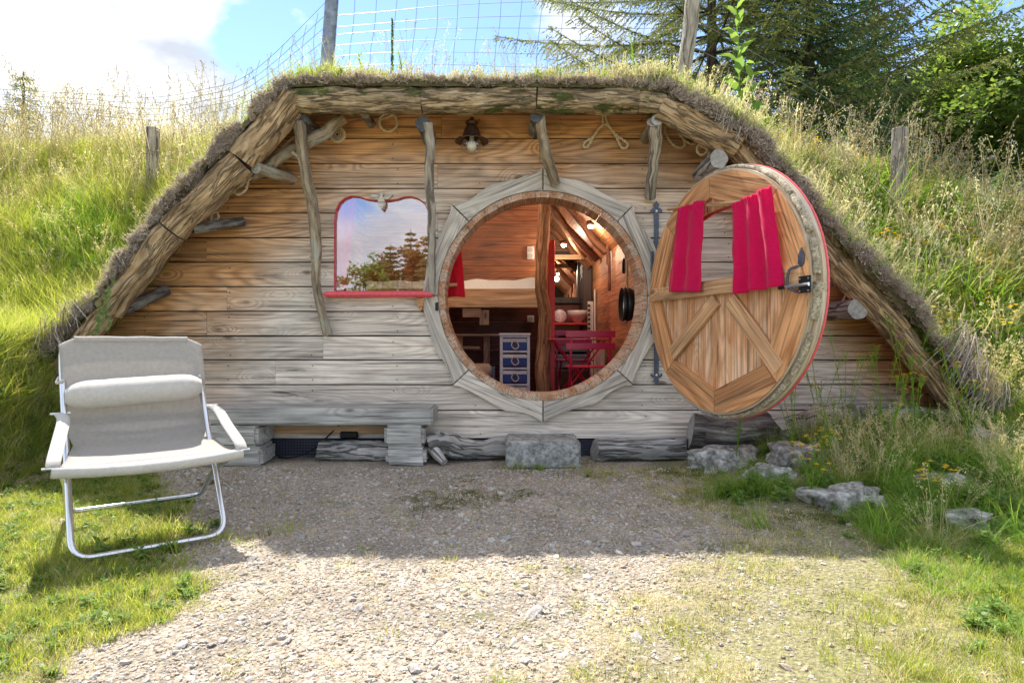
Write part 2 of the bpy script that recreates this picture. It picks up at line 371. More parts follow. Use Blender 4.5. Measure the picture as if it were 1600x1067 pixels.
M_inner2 = wood('interior_side_wood', (.56, .25, .11), (.36, .13, .05), ringf=34, rough=.5)
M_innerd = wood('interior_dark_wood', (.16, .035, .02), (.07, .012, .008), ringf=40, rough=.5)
M_pale = wood('pale_board_wood', (.78, .46, .24), (.46, .22, .09), ringf=34, rough=.55)
M_back = simple('dark_backing', (.03, .022, .016), .95)
M_beam = bark('roof_beam_wood', (.27, .16, .075), (.50, .335, .18), (.68, .53, .37), sc=1.6, crack=.75)
M_beamm = bark('mossy_beam_wood', (.17, .11, .06), (.46, .33, .19), (.66, .54, .37), moss=.42, sc=1.6, crack=.75)
M_branch = bark('branch_bark', (.22, .15, .09), (.42, .32, .21), (.56, .48, .36), lichen=.7, sc=1.4, crack=.35)
M_grlog = bark('grey_driftwood', (.20, .18, .165), (.42, .39, .36), (.64, .61, .57), sc=.9, crack=1.0)
M_dklog = bark('dark_bark', (.075, .06, .05), (.17, .145, .125), (.33, .30, .28), lichen=.5, sc=1.3, crack=.7)
M_trunk = bark('tree_bark', (.06, .045, .03), (.13, .10, .075), (.22, .18, .14), sc=.6)
M_postw = bark('grey_post_wood', (.24, .19, .14), (.42, .36, .29), (.58, .52, .44), sc=1.0, crack=.8)
M_rafter = bark('varnished_log', (.10, .035, .02), (.24, .09, .045), (.40, .19, .10), sc=1.0, crack=.4)
M_post = bark('inner_post_wood', (.22, .09, .04), (.42, .20, .10), (.58, .33, .18), sc=.9, crack=.6)
M_cut = endgrain('cut_log_end', (.20, .18, .165), (.50, .48, .45))
M_cutd = endgrain('dark_cut_log_end', (.035, .035, .04), (.13, .13, .14))
M_stone = stone('pitted_stone', (.12, .11, .10), (.40, .38, .35), (.70, .67, .63), sc=9.0)
M_block = stone('concrete_block_stone', (.22, .22, .20), (.36, .36, .34), (.46, .46, .44), sc=9, b_=.6)
M_rope = simple('rope', (.62, .50, .33), .9, var=.35, sc=160)
M_iron = simple('blued_iron', (.10, .11, .145), .55, .6, var=.3, sc=60)
M_black = simple('black_iron', (.02, .02, .022), .4, .5)
M_rust = simple('rusty_lamp_metal', (.10, .055, .04), .55, .7, var=.5, sc=30)
M_alu = simple('brushed_aluminium', (.72, .74, .78), .28, 1.0)
M_red = simple('red_paint', (.62, .03, .03), .45, var=.12, sc=30)
M_redpink = simple('sun_faded_red_paint', (.78, .10, .13), .5, var=.15, sc=40)
M_cur = fabric('crimson_cloth', (.85, .012, .13), .4)
M_curi = fabric('red_indoor_cloth', (.72, .012, .03), .3)
M_canvas = fabric('cream_canvas', (.60, .56, .52), .42)
M_pad = fabric('cream_canvas_pad', (.56, .53, .49), .06)
M_sheet = fabric('white_sheet', (.85, .84, .83), .1)
M_white = simple('white_plastic', (.78, .76, .74), .4)
M_mem = None
M_wire = simple('galvanised_wire', (.25, .26, .28), .5, .6)
M_steelpost = simple('galvanised_post', (.22, .25, .31), .55, .35, var=.35, sc=18)
M_foam = stone('sealing_foam', (.34, .27, .18), (.55, .46, .33), (.72, .64, .50), sc=22, b_=1.0)
# ------------------------------------------------------------------ terrain
OX = [-3.72, -3.38, -3.10, -2.755, -2.37, -1.92, -1.50, -1.2, .60, 1.03, 1.62, 2.19, 2.63, 3.04, 3.38]
OZ = [.02, .45, .82, 1.17, 1.69, 2.165, 2.575, 2.588, 2.575, 2.545, 2.20, 1.53, 1.11, .50, .05]
def Of(x): return np.interp(x, OX, OZ)
HX = [-400, -8, -5.5, -2.5, 0, 1.2, 2.0, 3, 4, 5.5, 8, 400]
HZ_ = [2.9, 3.05, 3.2, 3.2, 2.85, 3.0, 3.2, 3.05, 2.6, 1.75, 1.0, .8]
def fbm(x, y, s=1.0, seed=0.0):
    x = np.asarray(x, float); y = np.asarray(y, float); o = np.zeros(np.broadcast(x, y).shape)
    for k, (a, f) in enumerate(((1, 1), (.5, 2.1), (.25, 4.3))):
        o += a*np.sin(x*f*s+seed+1.3*k+1.7*np.sin(y*f*s*.8+seed*2+k))*np.cos(y*f*s*1.1-seed+.9*np.sin(x*f*s*.7+k*2))
    return o/1.75
def rampf(x, y):
    a = .9*(y+.8)+.07*fbm(x, y, 2.2, 3.0); h = np.interp(x, HX, HZ_)+.05*fbm(x, y, 1.3, 8.0)
    k = .5; d = np.clip((k-np.abs(a-h))/k, 0, 1); m = np.minimum(a, h)-d*d*k*.25
    return np.maximum(m, 0)
def G0(x, y):
    x = np.asarray(x, float); y = np.asarray(y, float)
    out = np.maximum(SM(3.08, 3.5, np.abs(x)), SM(5.2, 5.6, y))
    bank = .30*SM(1.05, 2.5, x)*SM(-2.3, -.35, y)*(1-SM(-.05, .3, y)*(np.abs(x) < 3.3))
    base = .014*fbm(x, y, 2.6, 1.0)*SM(0, -.6, y)+.006*fbm(x, y, 9, 2.0)*SM(0, -.5, y)-.0*x
    bankl = .84*SM(2.80, 3.25, -x)*SM(-2.1, -.45, y)**1.2*(y < .5)
    return np.maximum(np.maximum(rampf(x, y)*out, bank), bankl)+base
def Mh(x, y):
    a = Of(x)+.012+.012*fbm(x, y, 5, 1.0)*SM(-.4, 0, y); b = rampf(x, y)+.012
    k = .25; d = np.clip((k-np.abs(a-b))/k, 0, 1)
    return np.maximum(a, b)+d*d*k*.25*SM(-.4, .3, y)
YF = -.43                                  # front edge of the turf roof
def Th(x, y):                              # terrain height one would walk on
    x = np.asarray(x, float); y = np.asarray(y, float)
    on = (x > -3.55) & (x < 3.35) & (y > YF) & (y < 5.8)
    return np.where(on, np.maximum(Mh(x, y), G0(x, y)), G0(x, y))
def gridmesh(name, xs, ys, zf, mat, kind=None):
    Xg, Yg = np.meshgrid(xs, ys, indexing='ij'); Zg = zf(Xg, Yg)
    v = np.stack([Xg.ravel(), Yg.ravel(), Zg.ravel()], 1); nx, ny = len(xs), len(ys)
    i = (np.arange(nx-1)[:, None]*ny+np.arange(ny-1)[None, :]).ravel()
    f = np.stack([i, i+ny, i+ny+1, i+1], 1)
    o = mesh_obj(name, v, f, mat, smooth=True)
    if kind: o['kind'] = kind
    return o
def gravel_mask(x, y):                     # 1 = bare gravel, 0 = grass
    wob = .16*fbm(x, y, 4.2, 5.0)+.07*fbm(x, y, 12, 2.0)
    left = SM(-.10, .16, x+.17-np.interp(y, [-3.4, -2.9, -2.6, -2.35, -2.1, -1.7, -1.2, -.9, -.5, 0], [-.95, -1.02, -.95, -1.02, -1.24, -1.42, -1.72, -1.95, -2.2, -2.6])+wob)
    right = SM(-.30, .55, np.interp(y, [-3.4, -2.9, -2.5, -2.2, -1.9, -1.5, -1.0, -.5, 0], [.28, .48, .70, .92, 1.25, 1.28, 1.15, 1.1, 1.3])-x+wob)
    return left*right*SM(-8, -6, y)
# ground material: gravel, soil and turf base
m, nt, b = newmat('ground_gravel_soil'); l = nt.links.new
ge = N(nt, 'ShaderNodeNewGeometry'); pos = ge.outputs['Position']
va = N(nt, 'ShaderNodeAttribute', attribute_name='gm').outputs['Fac']
n1 = N(nt, 'ShaderNodeTexNoise', i_Scale=70.0, i_Detail=6.0, i_Roughness=.7); l(pos, n1.inputs['Vector'])
n2 = N(nt, 'ShaderNodeTexNoise', i_Scale=3.0, i_Detail=6.0, i_Roughness=.6); l(pos, n2.inputs['Vector'])
vo = N(nt, 'ShaderNodeTexVoronoi', i_Scale=65.0); l(pos, vo.inputs['Vector'])
r1 = ramp(nt, [(.33, (.27, .205, .145)), (.5, (.47, .39, .30)), (.68, (.64, .56, .46))]); l(n1.outputs['Fac'], r1.inputs[0])
rv = ramp(nt, [(.0, 1.12), (.45, .95), (.8, .6)]); l(vo.outputs['Distance'], rv.inputs[0])
g1 = mixc(nt, 1.0, r1.outputs[0], rv.outputs[0], 'MULTIPLY')
rm = ramp(nt, [(.38, .72), (.6, 1.1)]); l(n2.outputs['Fac'], rm.inputs[0]); g1 = mixc(nt, 1.0, g1, rm.outputs[0], 'MULTIPLY')
n3 = N(nt, 'ShaderNodeTexNoise', i_Scale=1.3, i_Detail=7.0, i_Roughness=.7); l(pos, n3.inputs['Vector'])
mo = ramp(nt, [(.56, 0.0), (.64, .75)]); l(n3.outputs['Fac'], mo.inputs[0]); g1 = mixc(nt, mo.outputs[0], g1, (.15, .15, .05))
soil = ramp(nt, [(.35, (.13, .115, .05)), (.55, (.27, .25, .12)), (.72, (.44, .39, .25))]); l(n1.outputs['Fac'], soil.inputs[0])
l(mixc(nt, va, soil.outputs[0], g1), b.inputs['Base Color']); b.inputs['Roughness'].default_value = .95
bump(nt, b, math_(nt, 'ADD', n1.outputs['Fac'], math_(nt, 'MULTIPLY', vo.outputs['Distance'], -.8)), .9, .012)
M_ground = m
xs = np.concatenate([[-400, -150, -60, -30, -18, -12, -9, -7.5], np.arange(-6.5, -2.8, .09), np.arange(-2.8, 3.0, .035), np.arange(3.0, 7.5, .09), [8.5, 10, 13, 18, 30, 60, 150, 400]])
ys = np.concatenate([[-400, -150, -60, -30, -18, -12, -8, -6, -5, -4.5], np.arange(-4.2, -3.2, .09), np.arange(-3.2, 0.1, .035), np.arange(.12, 6.0, .12), [6.5, 7.5, 9, 12, 18, 30, 60, 150, 400]])
ground = gridmesh('ground', xs, ys, G0, M_ground, 'structure')
Xg, Yg = np.meshgrid(xs, ys, indexing='ij')
a = ground.data.attributes.new('gm', 'FLOAT', 'POINT'); a.data.foreach_set('value', gravel_mask(Xg, Yg).astype(np.float32).ravel())
M_turf = simple('turf_soil', (.10, .09, .04), .95, var=.5, sc=30)
xs2 = np.arange(-3.6, 3.41, .05); ys2 = np.concatenate([[YF-.004, YF], np.arange(YF+.03, 2.6, .05), np.arange(2.65, 5.9, .12)])
def Mh2(x, y): return np.where(y < YF-.001, np.maximum(Mh(x, np.full_like(y, YF))-.05, G0(x, y)-.05), Mh(x, y))
hill = gridmesh('hill', xs2, ys2, Mh2, M_turf, 'structure')

# ------------------------------------------------------------------ the cabin
cabin = thing('cabin', 'half buried wooden cabin with a grass roof, log eaves and a round doorway', 'cabin')
CX, CZ = W(848), Zw(462)                   # centre of the round opening
ROP, RST = .764, .721                      # hole in the boards, clear opening
def cutter(poly, y0, y1):
    if sum(a[0]*b_[1]-b_[0]*a[1] for a, b_ in zip(poly, poly[1:]+poly[:1])) < 0: poly = poly[::-1]
    b_ = MB().prism(poly, y0, y1); me = fast_mesh('cut', np.array([tuple(p) for p in b_.v]), b_.f); return bpy.data.objects.new('cut', me)
def circ(r, n=72, cx=CX, cz=CZ): return [(cx+r*math.cos(2*math.pi*i/n), cz+r*math.sin(2*math.pi*i/n)) for i in range(n)]
def bool_cut(o, cutters):
    for c in cutters:
        C.objects.link(c); c.parent = o.parent; md = o.modifiers.new('b', 'BOOLEAN'); md.operation = 'DIFFERENCE'; md.solver = 'EXACT'; md.object = c
    bpy.context.view_layer.update()
    dg = bpy.context.evaluated_depsgraph_get(); me = bpy.data.meshes.new_from_object(o.evaluated_get(dg))
    o.modifiers.clear(); o.data = me
    for c in cutters: bpy.data.objects.remove(c)
    return o
def set_tc(o, axis=0, off=None):
    me = o.data; n = len(me.vertices); co = np.empty(n*3, np.float32); me.vertices.foreach_get('co', co); co = co.reshape(-1, 3)
    t = {0: co[:, [2, 1, 0]], 2: co, 1: co[:, [0, 2, 1]]}[axis]
    off = np.array([rnd.uniform(-20, 20) for _ in range(3)]) if off is None else off
    if 'tc' in me.attributes: me.attributes.remove(me.attributes['tc'])
    a = me.attributes.new('tc', 'FLOAT_VECTOR', 'POINT'); a.data.foreach_set('vector', (t+off).astype(np.float32).ravel())
def split_islands(o):
    bm = bmesh.new(); bm.from_mesh(o.data); seen = set(); isl = []
    for v in bm.verts:
        if v in seen: continue
        st = [v]; seen.add(v); cur = []
        while st:
            q = st.pop(); cur.append(q.index)
            for e in q.link_edges:
                w_ = e.other_vert(q)
                if w_ not in seen: seen.add(w_); st.append(w_)
        isl.append(set(cur))
    if len(isl) < 2: bm.free(); return [o]
    out = []
    for s_ in isl:
        b2 = bm.copy(); b2.verts.ensure_lookup_table(); bmesh.ops.delete(b2, geom=[v for v in b2.verts if v.index not in s_], context='VERTS')
        if len(b2.faces) < 3: b2.free(); continue
        me = bpy.data.meshes.new('plank'); b2.to_mesh(me); b2.free()
        for m_ in o.data.materials: me.materials.append(m_)
        out.append(link('plank', me, o.parent))
    bm.free(); bpy.data.objects.remove(o); return out
def winpoly(gx=0.0):                       # window outline with its two shoulders and dipped top
    pts = [(522, 455), (522, 345), (524, 328), (530, 316), (538, 309), (549, 305), (560, 306), (572, 310), (585, 312), (597, 312), (609, 312), (621, 310), (632, 306.5), (642, 306), (653, 309), (663, 316), (669, 328), (671, 345), (671, 455)]
    return [(W(a), Zw(b_)) for a, b_ in pts]
WIN = winpoly()
rows = [141, 179, 217, 256, 295, 333.6, 372, 410, 448, 486.6, 525, 562.5, 601, 641, 685.5]
def xl(z): return float(np.interp(z, [-.2, .02, .45, .82, 1.17, 1.69, 2.165, 2.575, 2.69], [-3.9, -3.72, -3.38, -3.10, -2.755, -2.37, -1.92, -1.50, -1.25]))+.0
def xr(z): return float(np.interp(z, [-.2, .05, .50, 1.11, 1.53, 2.20, 2.545, 2.69], [3.55, 3.38, 3.04, 2.63, 2.19, 1.62, 1.03, .75]))
wallp = [(-3.6, .10), (xl(.46), .46), (xl(.84), .84), (xl(1.2), 1.2), (xl(1.73), 1.73), (xl(2.21), 2.21), (-1.50, 2.57), (1.03, 2.54), (xr(2.235), 2.235), (xr(1.55), 1.55), (xr(1.14), 1.14), (xr(.52), .52), (3.3, .10)]
front = mesh_obj('front_wall', *(lambda b_: (np.array([tuple(p) for p in b_.v]), b_.f))(MB().prism(wallp[::-1], .031, .05)), M_back, cabin)
bool_cut(front, [cutter(circ(ROP), -.2, .3), cutter(WIN, -.2, .3)])
joints = {3: [684], 4: [323], 5: [684], 6: [323], 8: [355, 1120], 9: [323], 10: [505], 11: [430], 7: [700], 1: [690], 2: [843]}
for k in range(len(rows)-1):
    z1, z0 = Zw(rows[k]), Zw(rows[k+1]); z1 = min(z1, 2.572)
    if z1-z0 < .02: continue
    xs_ = [None]+[W(j) for j in joints.get(k, [])]+[None]
    for s in range(len(xs_)-1):
        g = .008; A0, A1 = z0+g, z1-g*.2
        L0 = (xl(A0) if xs_[s] is None else xs_[s]+.001); L1 = (xl(A1) if xs_[s] is None else xs_[s]+.001)
        R0 = (xr(A0) if xs_[s+1] is None else xs_[s+1]-.001); R1 = (xr(A1) if xs_[s+1] is None else xs_[s+1]-.001)
        if k == len(rows)-2: L0 = L1 = -3.55; R0 = R1 = 3.2
        yj = rnd.uniform(-.004, .004)
        nseg = 12
        bot = [(lerp(L0, R0, i/nseg), A0+.0025*mn.noise(Vector((i*.9, k, 3)))) for i in range(nseg+1)]
        top = [(lerp(R1, L1, i/nseg), A1+.0025*mn.noise(Vector((i*.9, k, 7)))) for i in range(nseg+1)]
        mb = MB().prism(bot+top, yj, .030)
        o = mb.build('plank', M_plank, front)
        cs_ = []
        zc0, zc1 = CZ-ROP, CZ+ROP
        if L0 < CX+ROP and R0 > CX-ROP and A1 > zc0 and A0 < zc1: cs_.append(cutter(circ(ROP), -.3, .3))
        if L0 < W(671) and R0 > W(522) and A1 > Zw(455) and A0 < Zw(304): cs_.append(cutter(WIN, -.3, .3))
        if cs_: bool_cut(o, cs_)
        off = np.array([rnd.uniform(-20, 20) for _ in range(3)])
        for q in split_islands(o): set_tc(q, 0, off)
nh = MB()
for k in range(1, len(rows)-1):
    for xn in np.arange(-3.3, 3.2, .61):
        xn += .02*math.sin(k*3+xn)
        for zz in (Zw(rows[k])-.04, Zw(rows[k+1])+.04):
            inw = W(517) < xn < W(676) and Zw(462) < zz < Zw(300)
            if xl(zz)+.05 < xn < xr(zz)-.05 and math.hypot(xn-CX, zz-CZ) > .80 and not inw and rnd.random() < .8: nh.tube([(xn, -.002, zz), (xn, -.0065, zz)], .0042, 6)
setp(nh.build('nail_heads', M_black, front), kind='stuff')
# dimpled damp proof membrane below the boards
m, nt, b = newmat('dimpled_membrane'); l = nt.links.new
t = N(nt, 'ShaderNodeTexCoord'); vo = N(nt, 'ShaderNodeTexVoronoi', i_Scale=46.0, i_Randomness=0.0); l(t.outputs['Object'], vo.inputs['Vector'])
r = ramp(nt, [(.2, (.10, .11, .17)), (.45, (.028, .03, .05))]); l(vo.outputs['Distance'], r.inputs[0]); l(r.outputs[0], b.inputs['Base Color'])
b.inputs['Roughness'].default_value = .45; bump(nt, b, math_(nt, 'MULTIPLY', vo.outputs['Distance'], -1), 1.0, .01); M_mem = m
mem = MB().box((0, .035, .06), (6.2, .01, .17)).build('damp_membrane', M_mem, cabin)
cu = bpy.data.curves.new('membrane_print', 'FONT'); cu.body = '4S'; cu.size = .062; cu.extrude = .0006
to = bpy.data.objects.new('t_', cu); C.objects.link(to); bpy.context.view_layer.update(); tm = bpy.data.meshes.new_from_object(to.evaluated_get(bpy.context.evaluated_depsgraph_get())); bpy.data.objects.remove(to)
tm.materials.clear(); tm.materials.append(M_black); to = link('printed_lettering', tm, mem); to.location = (W(411), .028, Zw(704)+.004); to.rotation_euler = (R(90), 0, 0)

# --- eave logs.  centre lines in the plane y = YE
YE = -.36
def EP(px, py): p = P(px, py, YE); return p
def eave_log(a, b_, r, mat, seed, name='roof_beam', ends=M_cut, bow=0.0, parent=cabin, y=YE, flat=1.0, skew=None):
    A, B = P(*a, y), P(*b_, y); n = max(8, int((B-A).length/.022)); pts = []
    for i in range(n):
        t = i/(n-1); q = A.lerp(B, t)+Vector((0, .008*mn.noise(Vector((t*3, seed, 0))), .012*mn.noise(Vector((t*3, seed, 5)))+bow*math.sin(math.pi*t)))
        pts.append(q)
    rr = [r*(1+.05*mn.noise(Vector((i*.25, seed, 2)))) for i in range(n)]
    mb = MB().tube(pts, rr, 36, rough=.15, nf=11, mi=0, capmi=1, seed=seed, flat=flat, ridge=.24)
    return mb.build(name, [mat, ends], parent, smooth=True)
eave_log((96, 578), (171, 481), .075, M_beam, 1)
eave_log((169, 483), (268, 360), .092, M_beam, 2)
eave_log((270, 357), (378, 253), .098, M_beam, 3)
eave_log((380, 250), (461, 152), .105, M_beam, 4)
eave_log((457, 157), (660, 158), .089, M_beamm, 5, bow=.004)
eave_log((661, 158), (838, 155), .086, M_beamm, 6)
eave_log((839, 156), (996, 158), .088, M_beamm, 7)
eave_log((997, 158), (1037, 163), .080, M_beamm, 77)
eave_log((1031, 168), (1152, 231), .090, M_beam, 8)
eave_log((1150, 228), (1305, 412), .092, M_beam, 9, y=-.30)
eave_log((1303, 410), (1404, 518), .090, M_beam, 10, y=-.30)
eave_log((1402, 520), (1500, 640), .086, M_beam, 11, y=-.30)
# roof boards over the overhang (seen from below)
def soffit(p0, p1):
    (x0, z0), (x1, z1) = p0, p1; d = Vector((x1-x0, 0, z1-z0)); Lg = d.length; ang = -math.atan2(z1-z0, x1-x0)
    M = rotm('Y', ang)
    for k in range(3):
        MB().box(((x0+x1)/2, -.34+.115*k+.0575, (z0+z1)/2), (Lg+.03, .111, .02), M).build('soffit_board', M_inner2, sof)
sof = empty('roof_soffit'); sof.parent = cabin
ol = [(-3.36, .44), (-3.08, .81), (-2.36, 1.67), (-1.50, 2.558), (1.03, 2.53), (1.61, 2.18), (2.18, 1.51), (2.61, 1.10), (3.02, .49)]
for i in range(len(ol)-1): soffit(ol[i], ol[i+1])
# purlin ends poking out of the wall
def purlin(px, py, r, y=-.33, mat=M_dklog, ends=M_cut, px2=None, py2=None, seed=0, y2=.02):
    A = P(px, py, y); B = Vector((A.x+(0 if px2 is None else px2), y2, A.z+(0 if py2 is None else py2)))
    return MB().tube([A.lerp(B, t) for t in np.linspace(0, 1, 9)], r, 20, rough=.14, nf=8, capmi=1, seed=seed).build('purlin', [mat, ends], cabin, smooth=True)
purlin(470, 184, .047, ends=M_cutd, seed=1)
purlin(661, 193, .050, ends=M_cutd, seed=2)
purlin(838, 180, .046, ends=M_cutd, seed=3)
purlin(1027, 187, .038, y=-.38, mat=M_branch, seed=4)
purlin(1124, 248, .062, y=-.40, mat=M_grlog, seed=5)
purlin(1341, 482, .068, y=-.34, mat=M_grlog, seed=6)
purlin(400, 262, .040, y=-.36, mat=M_branch, seed=7, px2=.12, py2=.02)
purlin(300, 357, .035, y=-.30, mat=M_dklog, ends=M_cutd, seed=8, px2=.24, py2=.10, y2=-.05)
purlin(183, 488, .040, y=-.30, mat=M_dklog, ends=M_cutd, seed=9, px2=.20, py2=.18, y2=-.05)
purlin(570, 178, .03, y=-.2, mat=M_dklog, seed=10)
# crooked branch braces
def branch(ctrl, rads, name='branch_brace', n=26, mat=M_branch, stubs=(), seed=0):
    pts = polyline([P(*c) for c in ctrl], n, .012, seed); rr = list(np.interp(np.linspace(0, 1, n), np.linspace(0, 1, len(rads)), rads))
    mb = MB().tube(pts, rr, 14, rough=.16, nf=10, capmi=1, seed=seed)
    for (i, d, lg, r) in stubs:
        a = pts[i]; mb.tube([a, a+Vector(d)*lg*.6, a+Vector(d)*lg], [r, r*.85, r*.6], 10, rough=.1, capmi=1)
    return mb.build(name, [mat, M_cut], cabin, smooth=True)
branch([(467, 192, -.31), (473, 235, -.27), (478, 275, -.22), (491, 335, -.17), (494, 400, -.12), (495, 450, -.09), (512, 523, -.045)], [.042, .040, .036, .042, .040, .034, .030, .034], seed=1, stubs=[(6, (-.75, -.2, .55), .10, .02)])
branch([(668, 192, -.31), (672, 235, -.26), (671, 290, -.2), (675, 350, -.14), (674, 405, -.1), (676, 458, -.07)], [.036, .034, .032, .029, .028, .027], mat=M_postw, seed=2)
branch([(843, 182, -.31), (848, 215, -.24), (855, 247, -.17), (868, 288, -.05)], [.034, .036, .040, .036], seed=3, stubs=[(14, (-.5, -.6, .5), .06, .022)])
branch([(1023, 190, -.35), (1024, 225, -.26), (1019, 270, -.16), (1015, 309, -.05)], [.050, .042, .036, .037], mat=M_postw, seed=4)
branch([(345, 305, -.10), (400, 272, -.17), (445, 240, -.2), (490, 218, -.22), (538, 184, -.2)], [.028, .040, .042, .044, .040], seed=5, n=34)

# --- window
wroot = empty('window'); wroot.parent = cabin
def strip_along(poly, w_, y0, y1, mat, name, parent, mi=0):
    """frame that follows a 2-D outline; inner edge = outline offset by w_"""
    n = len(poly); ctr = Vector((sum(p[0] for p in poly)/n, sum(p[1] for p in poly)/n)); inn = []
    for i in range(n):
        a, b_, c = (Vector(poly[(i+k) % n]) for k in (-1, 0, 1)); d = ((c-b_).normalized()+(b_-a).normalized()); nn = Vector((-d.y, d.x)).normalized()
        if nn.dot(ctr-b_) < 0: nn = -nn
        inn.append(b_+nn*w_)
    v = [(p[0], y0, p[1]) for p in poly]+[(p.x, y0, p.y) for p in inn]+[(p[0], y1, p[1]) for p in poly]+[(p.x, y1, p.y) for p in inn]
    f = []
    for i in range(n):
        j = (i+1) % n; f += [(i, j, n+j, n+i), (2*n+i, 3*n+i, 3*n+j, 2*n+j), (n+i, n+j, 3*n+j, 3*n+i), (i, 2*n+i, 2*n+j, j)]
    return MB().add(v, f, [(p[2], p[1], p[0]) for p in v]).build(name, mat, parent)
strip_along(WIN, .005, -.003, .029, M_red, 'window_frame', wroot)
m = bpy.data.materials.new('window_glass'); m.use_nodes = True; nt = m.node_tree; nt.nodes.clear(); l = nt.links.new
gl = N(nt, 'ShaderNodeBsdfGlossy', i_Roughness=.0); gl.inputs[0].default_value = (.92, .94, 1, 1); tr = N(nt, 'ShaderNodeBsdfTransparent'); tr.inputs[0].default_value = (1, 1, 1, 1)
t = N(nt, 'ShaderNodeTexCoord'); q = N(nt, 'ShaderNodeTexNoise', i_Scale=2.5, i_Detail=1.0); l(t.outputs['Object'], q.inputs['Vector'])
bn = N(nt, 'ShaderNodeBump', i_Strength=.12, i_Distance=.004); l(q.outputs['Fac'], bn.inputs['Height']); l(bn.outputs[0], gl.inputs['Normal'])
mx = N(nt, 'ShaderNodeMixShader', n_0=.25); l(tr.outputs[0], mx.inputs[1]); l(gl.outputs[0], mx.inputs[2]); o = N(nt, 'ShaderNodeOutputMaterial'); l(mx.outputs[0], o.inputs[0]); M_glass = m
gp = [(x, z) for x, z in WIN]
MB().prism(gp, .026, .030).build('glass_pane', M_glass, wroot)
MB().box(((W(511)+W(679))/2, -.035, Zw(460.5)), (W(679)-W(511), .13, .040), bev=.015).build('window_sill', M_redpink, wroot)
# carved leaf ornament
orn = MB()
def leafp(cx, cz, L_, w_, ang, y0, y1):
    pts = []
    for i in range(16):
        a = 2*math.pi*i/16; r_ = 1; x = math.cos(a); z = math.sin(a)*(1-.55*abs(math.cos(a))**1.5)
        pts.append((x*L_/2, z*w_/2))
    ca, sa = math.cos(ang), math.sin(ang)
    orn.prism([(cx+x*ca-z*sa, cz+x*sa+z*ca) for x, z in pts], y0, y1)
leafp(W(597), Zw(317), .105, .052, R(90), -.03, .012); leafp(W(588), Zw(308.5), .085, .036, R(-25), -.024, .008); leafp(W(606), Zw(308.5), .085, .036, R(205), -.024, .008)
leafp(W(597), Zw(304), .05, .026, R(90), -.027, .0)
orn.build('carved_leaf', M_frame, wroot)
MB().prism([(W(652), Zw(466)), (W(664), Zw(466)), (W(661), Zw(484)), (W(657), Zw(486))], -.05, -.002).build('sill_bracket', M_doorf, wroot)

# --- round surround of eight sawn boards with pointed tips
sur = empty('door_surround'); sur.parent = cabin
def outer_r(phi):
    d = (phi % (math.pi/4)); d = min(d, math.pi/4-d)/(math.pi/8)       # 0 at tip, 1 mid board
    k = round(phi/(math.pi/4)) % 4; return .880+(.064 if k else .004)*(1-d)**7+.006*math.sin(phi*3+1)+.009*math.sin(phi*16+.6)*min(1, d*2)+.004*mn.noise(Vector((phi*9, 3, 0)))
for k in range(8):
    a0, a1 = math.pi/4*k+.006, math.pi/4*(k+1)-.006; n = 18; o_, i_ = [], []
    for i in range(n+1):
        a = lerp(a0, a1, i/n); ro = outer_r(a); o_.append((CX+ro*math.cos(a), CZ+ro*math.sin(a)*(1.0 if math.sin(a) > 0 else .985)))
        i_.append((CX+.770*math.cos(a), CZ+.770*math.sin(a)))
    mb = MB(); poly = o_+i_[::-1]; v = [(x, -.034, z) for x, z in poly]+[(x, -.0045, z) for x, z in poly]; m_ = len(poly)
    f = []
    for i in range(n):
        f.append((i, i+1, m_-2-i, m_-1-i)); 
        f.append((i+m_, m_-1-i+m_, m_-2-i+m_, i+1+m_))
    f += [(i, i+m_, (i+1) % m_+m_, (i+1) % m_) for i in range(m_)]
    am = (a0+a1)/2; tt = []
    for p in v:
        dx, dz = p[0]-CX, p[2]-CZ; tt.append((dx*math.cos(am)+dz*math.sin(am), p[1], -dx*math.sin(am)+dz*math.cos(am)))
    mb.add(v, f, tt); mb.build('surround_board', M_frame, sur)
ring = empty('doorway_lining'); ring.parent = cabin
nst = 46
for k in range(nst):
    a0, a1 = 2*math.pi*k/nst+.0016, 2*math.pi*(k+1)/nst-.0016; jr = rnd.uniform(-.002, .002); jy = rnd.uniform(-.002, .002)
    poly = [(CX+r_*math.cos(a), CZ+r_*math.sin(a)) for r_, a in ((RST+jr, a0), (RST+jr, (a0+a1)/2), (RST+jr, a1), (.766, a1), (.768, (a0+a1)/2), (.766, a0))]
    v = [(x, -.022+jy, z) for x, z in poly]+[(x, .20, z) for x, z in poly]; am = (a0+a1)/2
    tt = [((p[0]-CX)*math.cos(am)+(p[2]-CZ)*math.sin(am), -(p[0]-CX)*math.sin(am)+(p[2]-CZ)*math.cos(am), p[1]*1.0) for p in v]
    f = [tuple(range(6))[::-1], tuple(range(6, 12))]+[(i, (i+1) % 6, (i+1) % 6+6, i+6) for i in range(6)]
    MB().add(v, f, tt).build('stave', M_stave, ring)

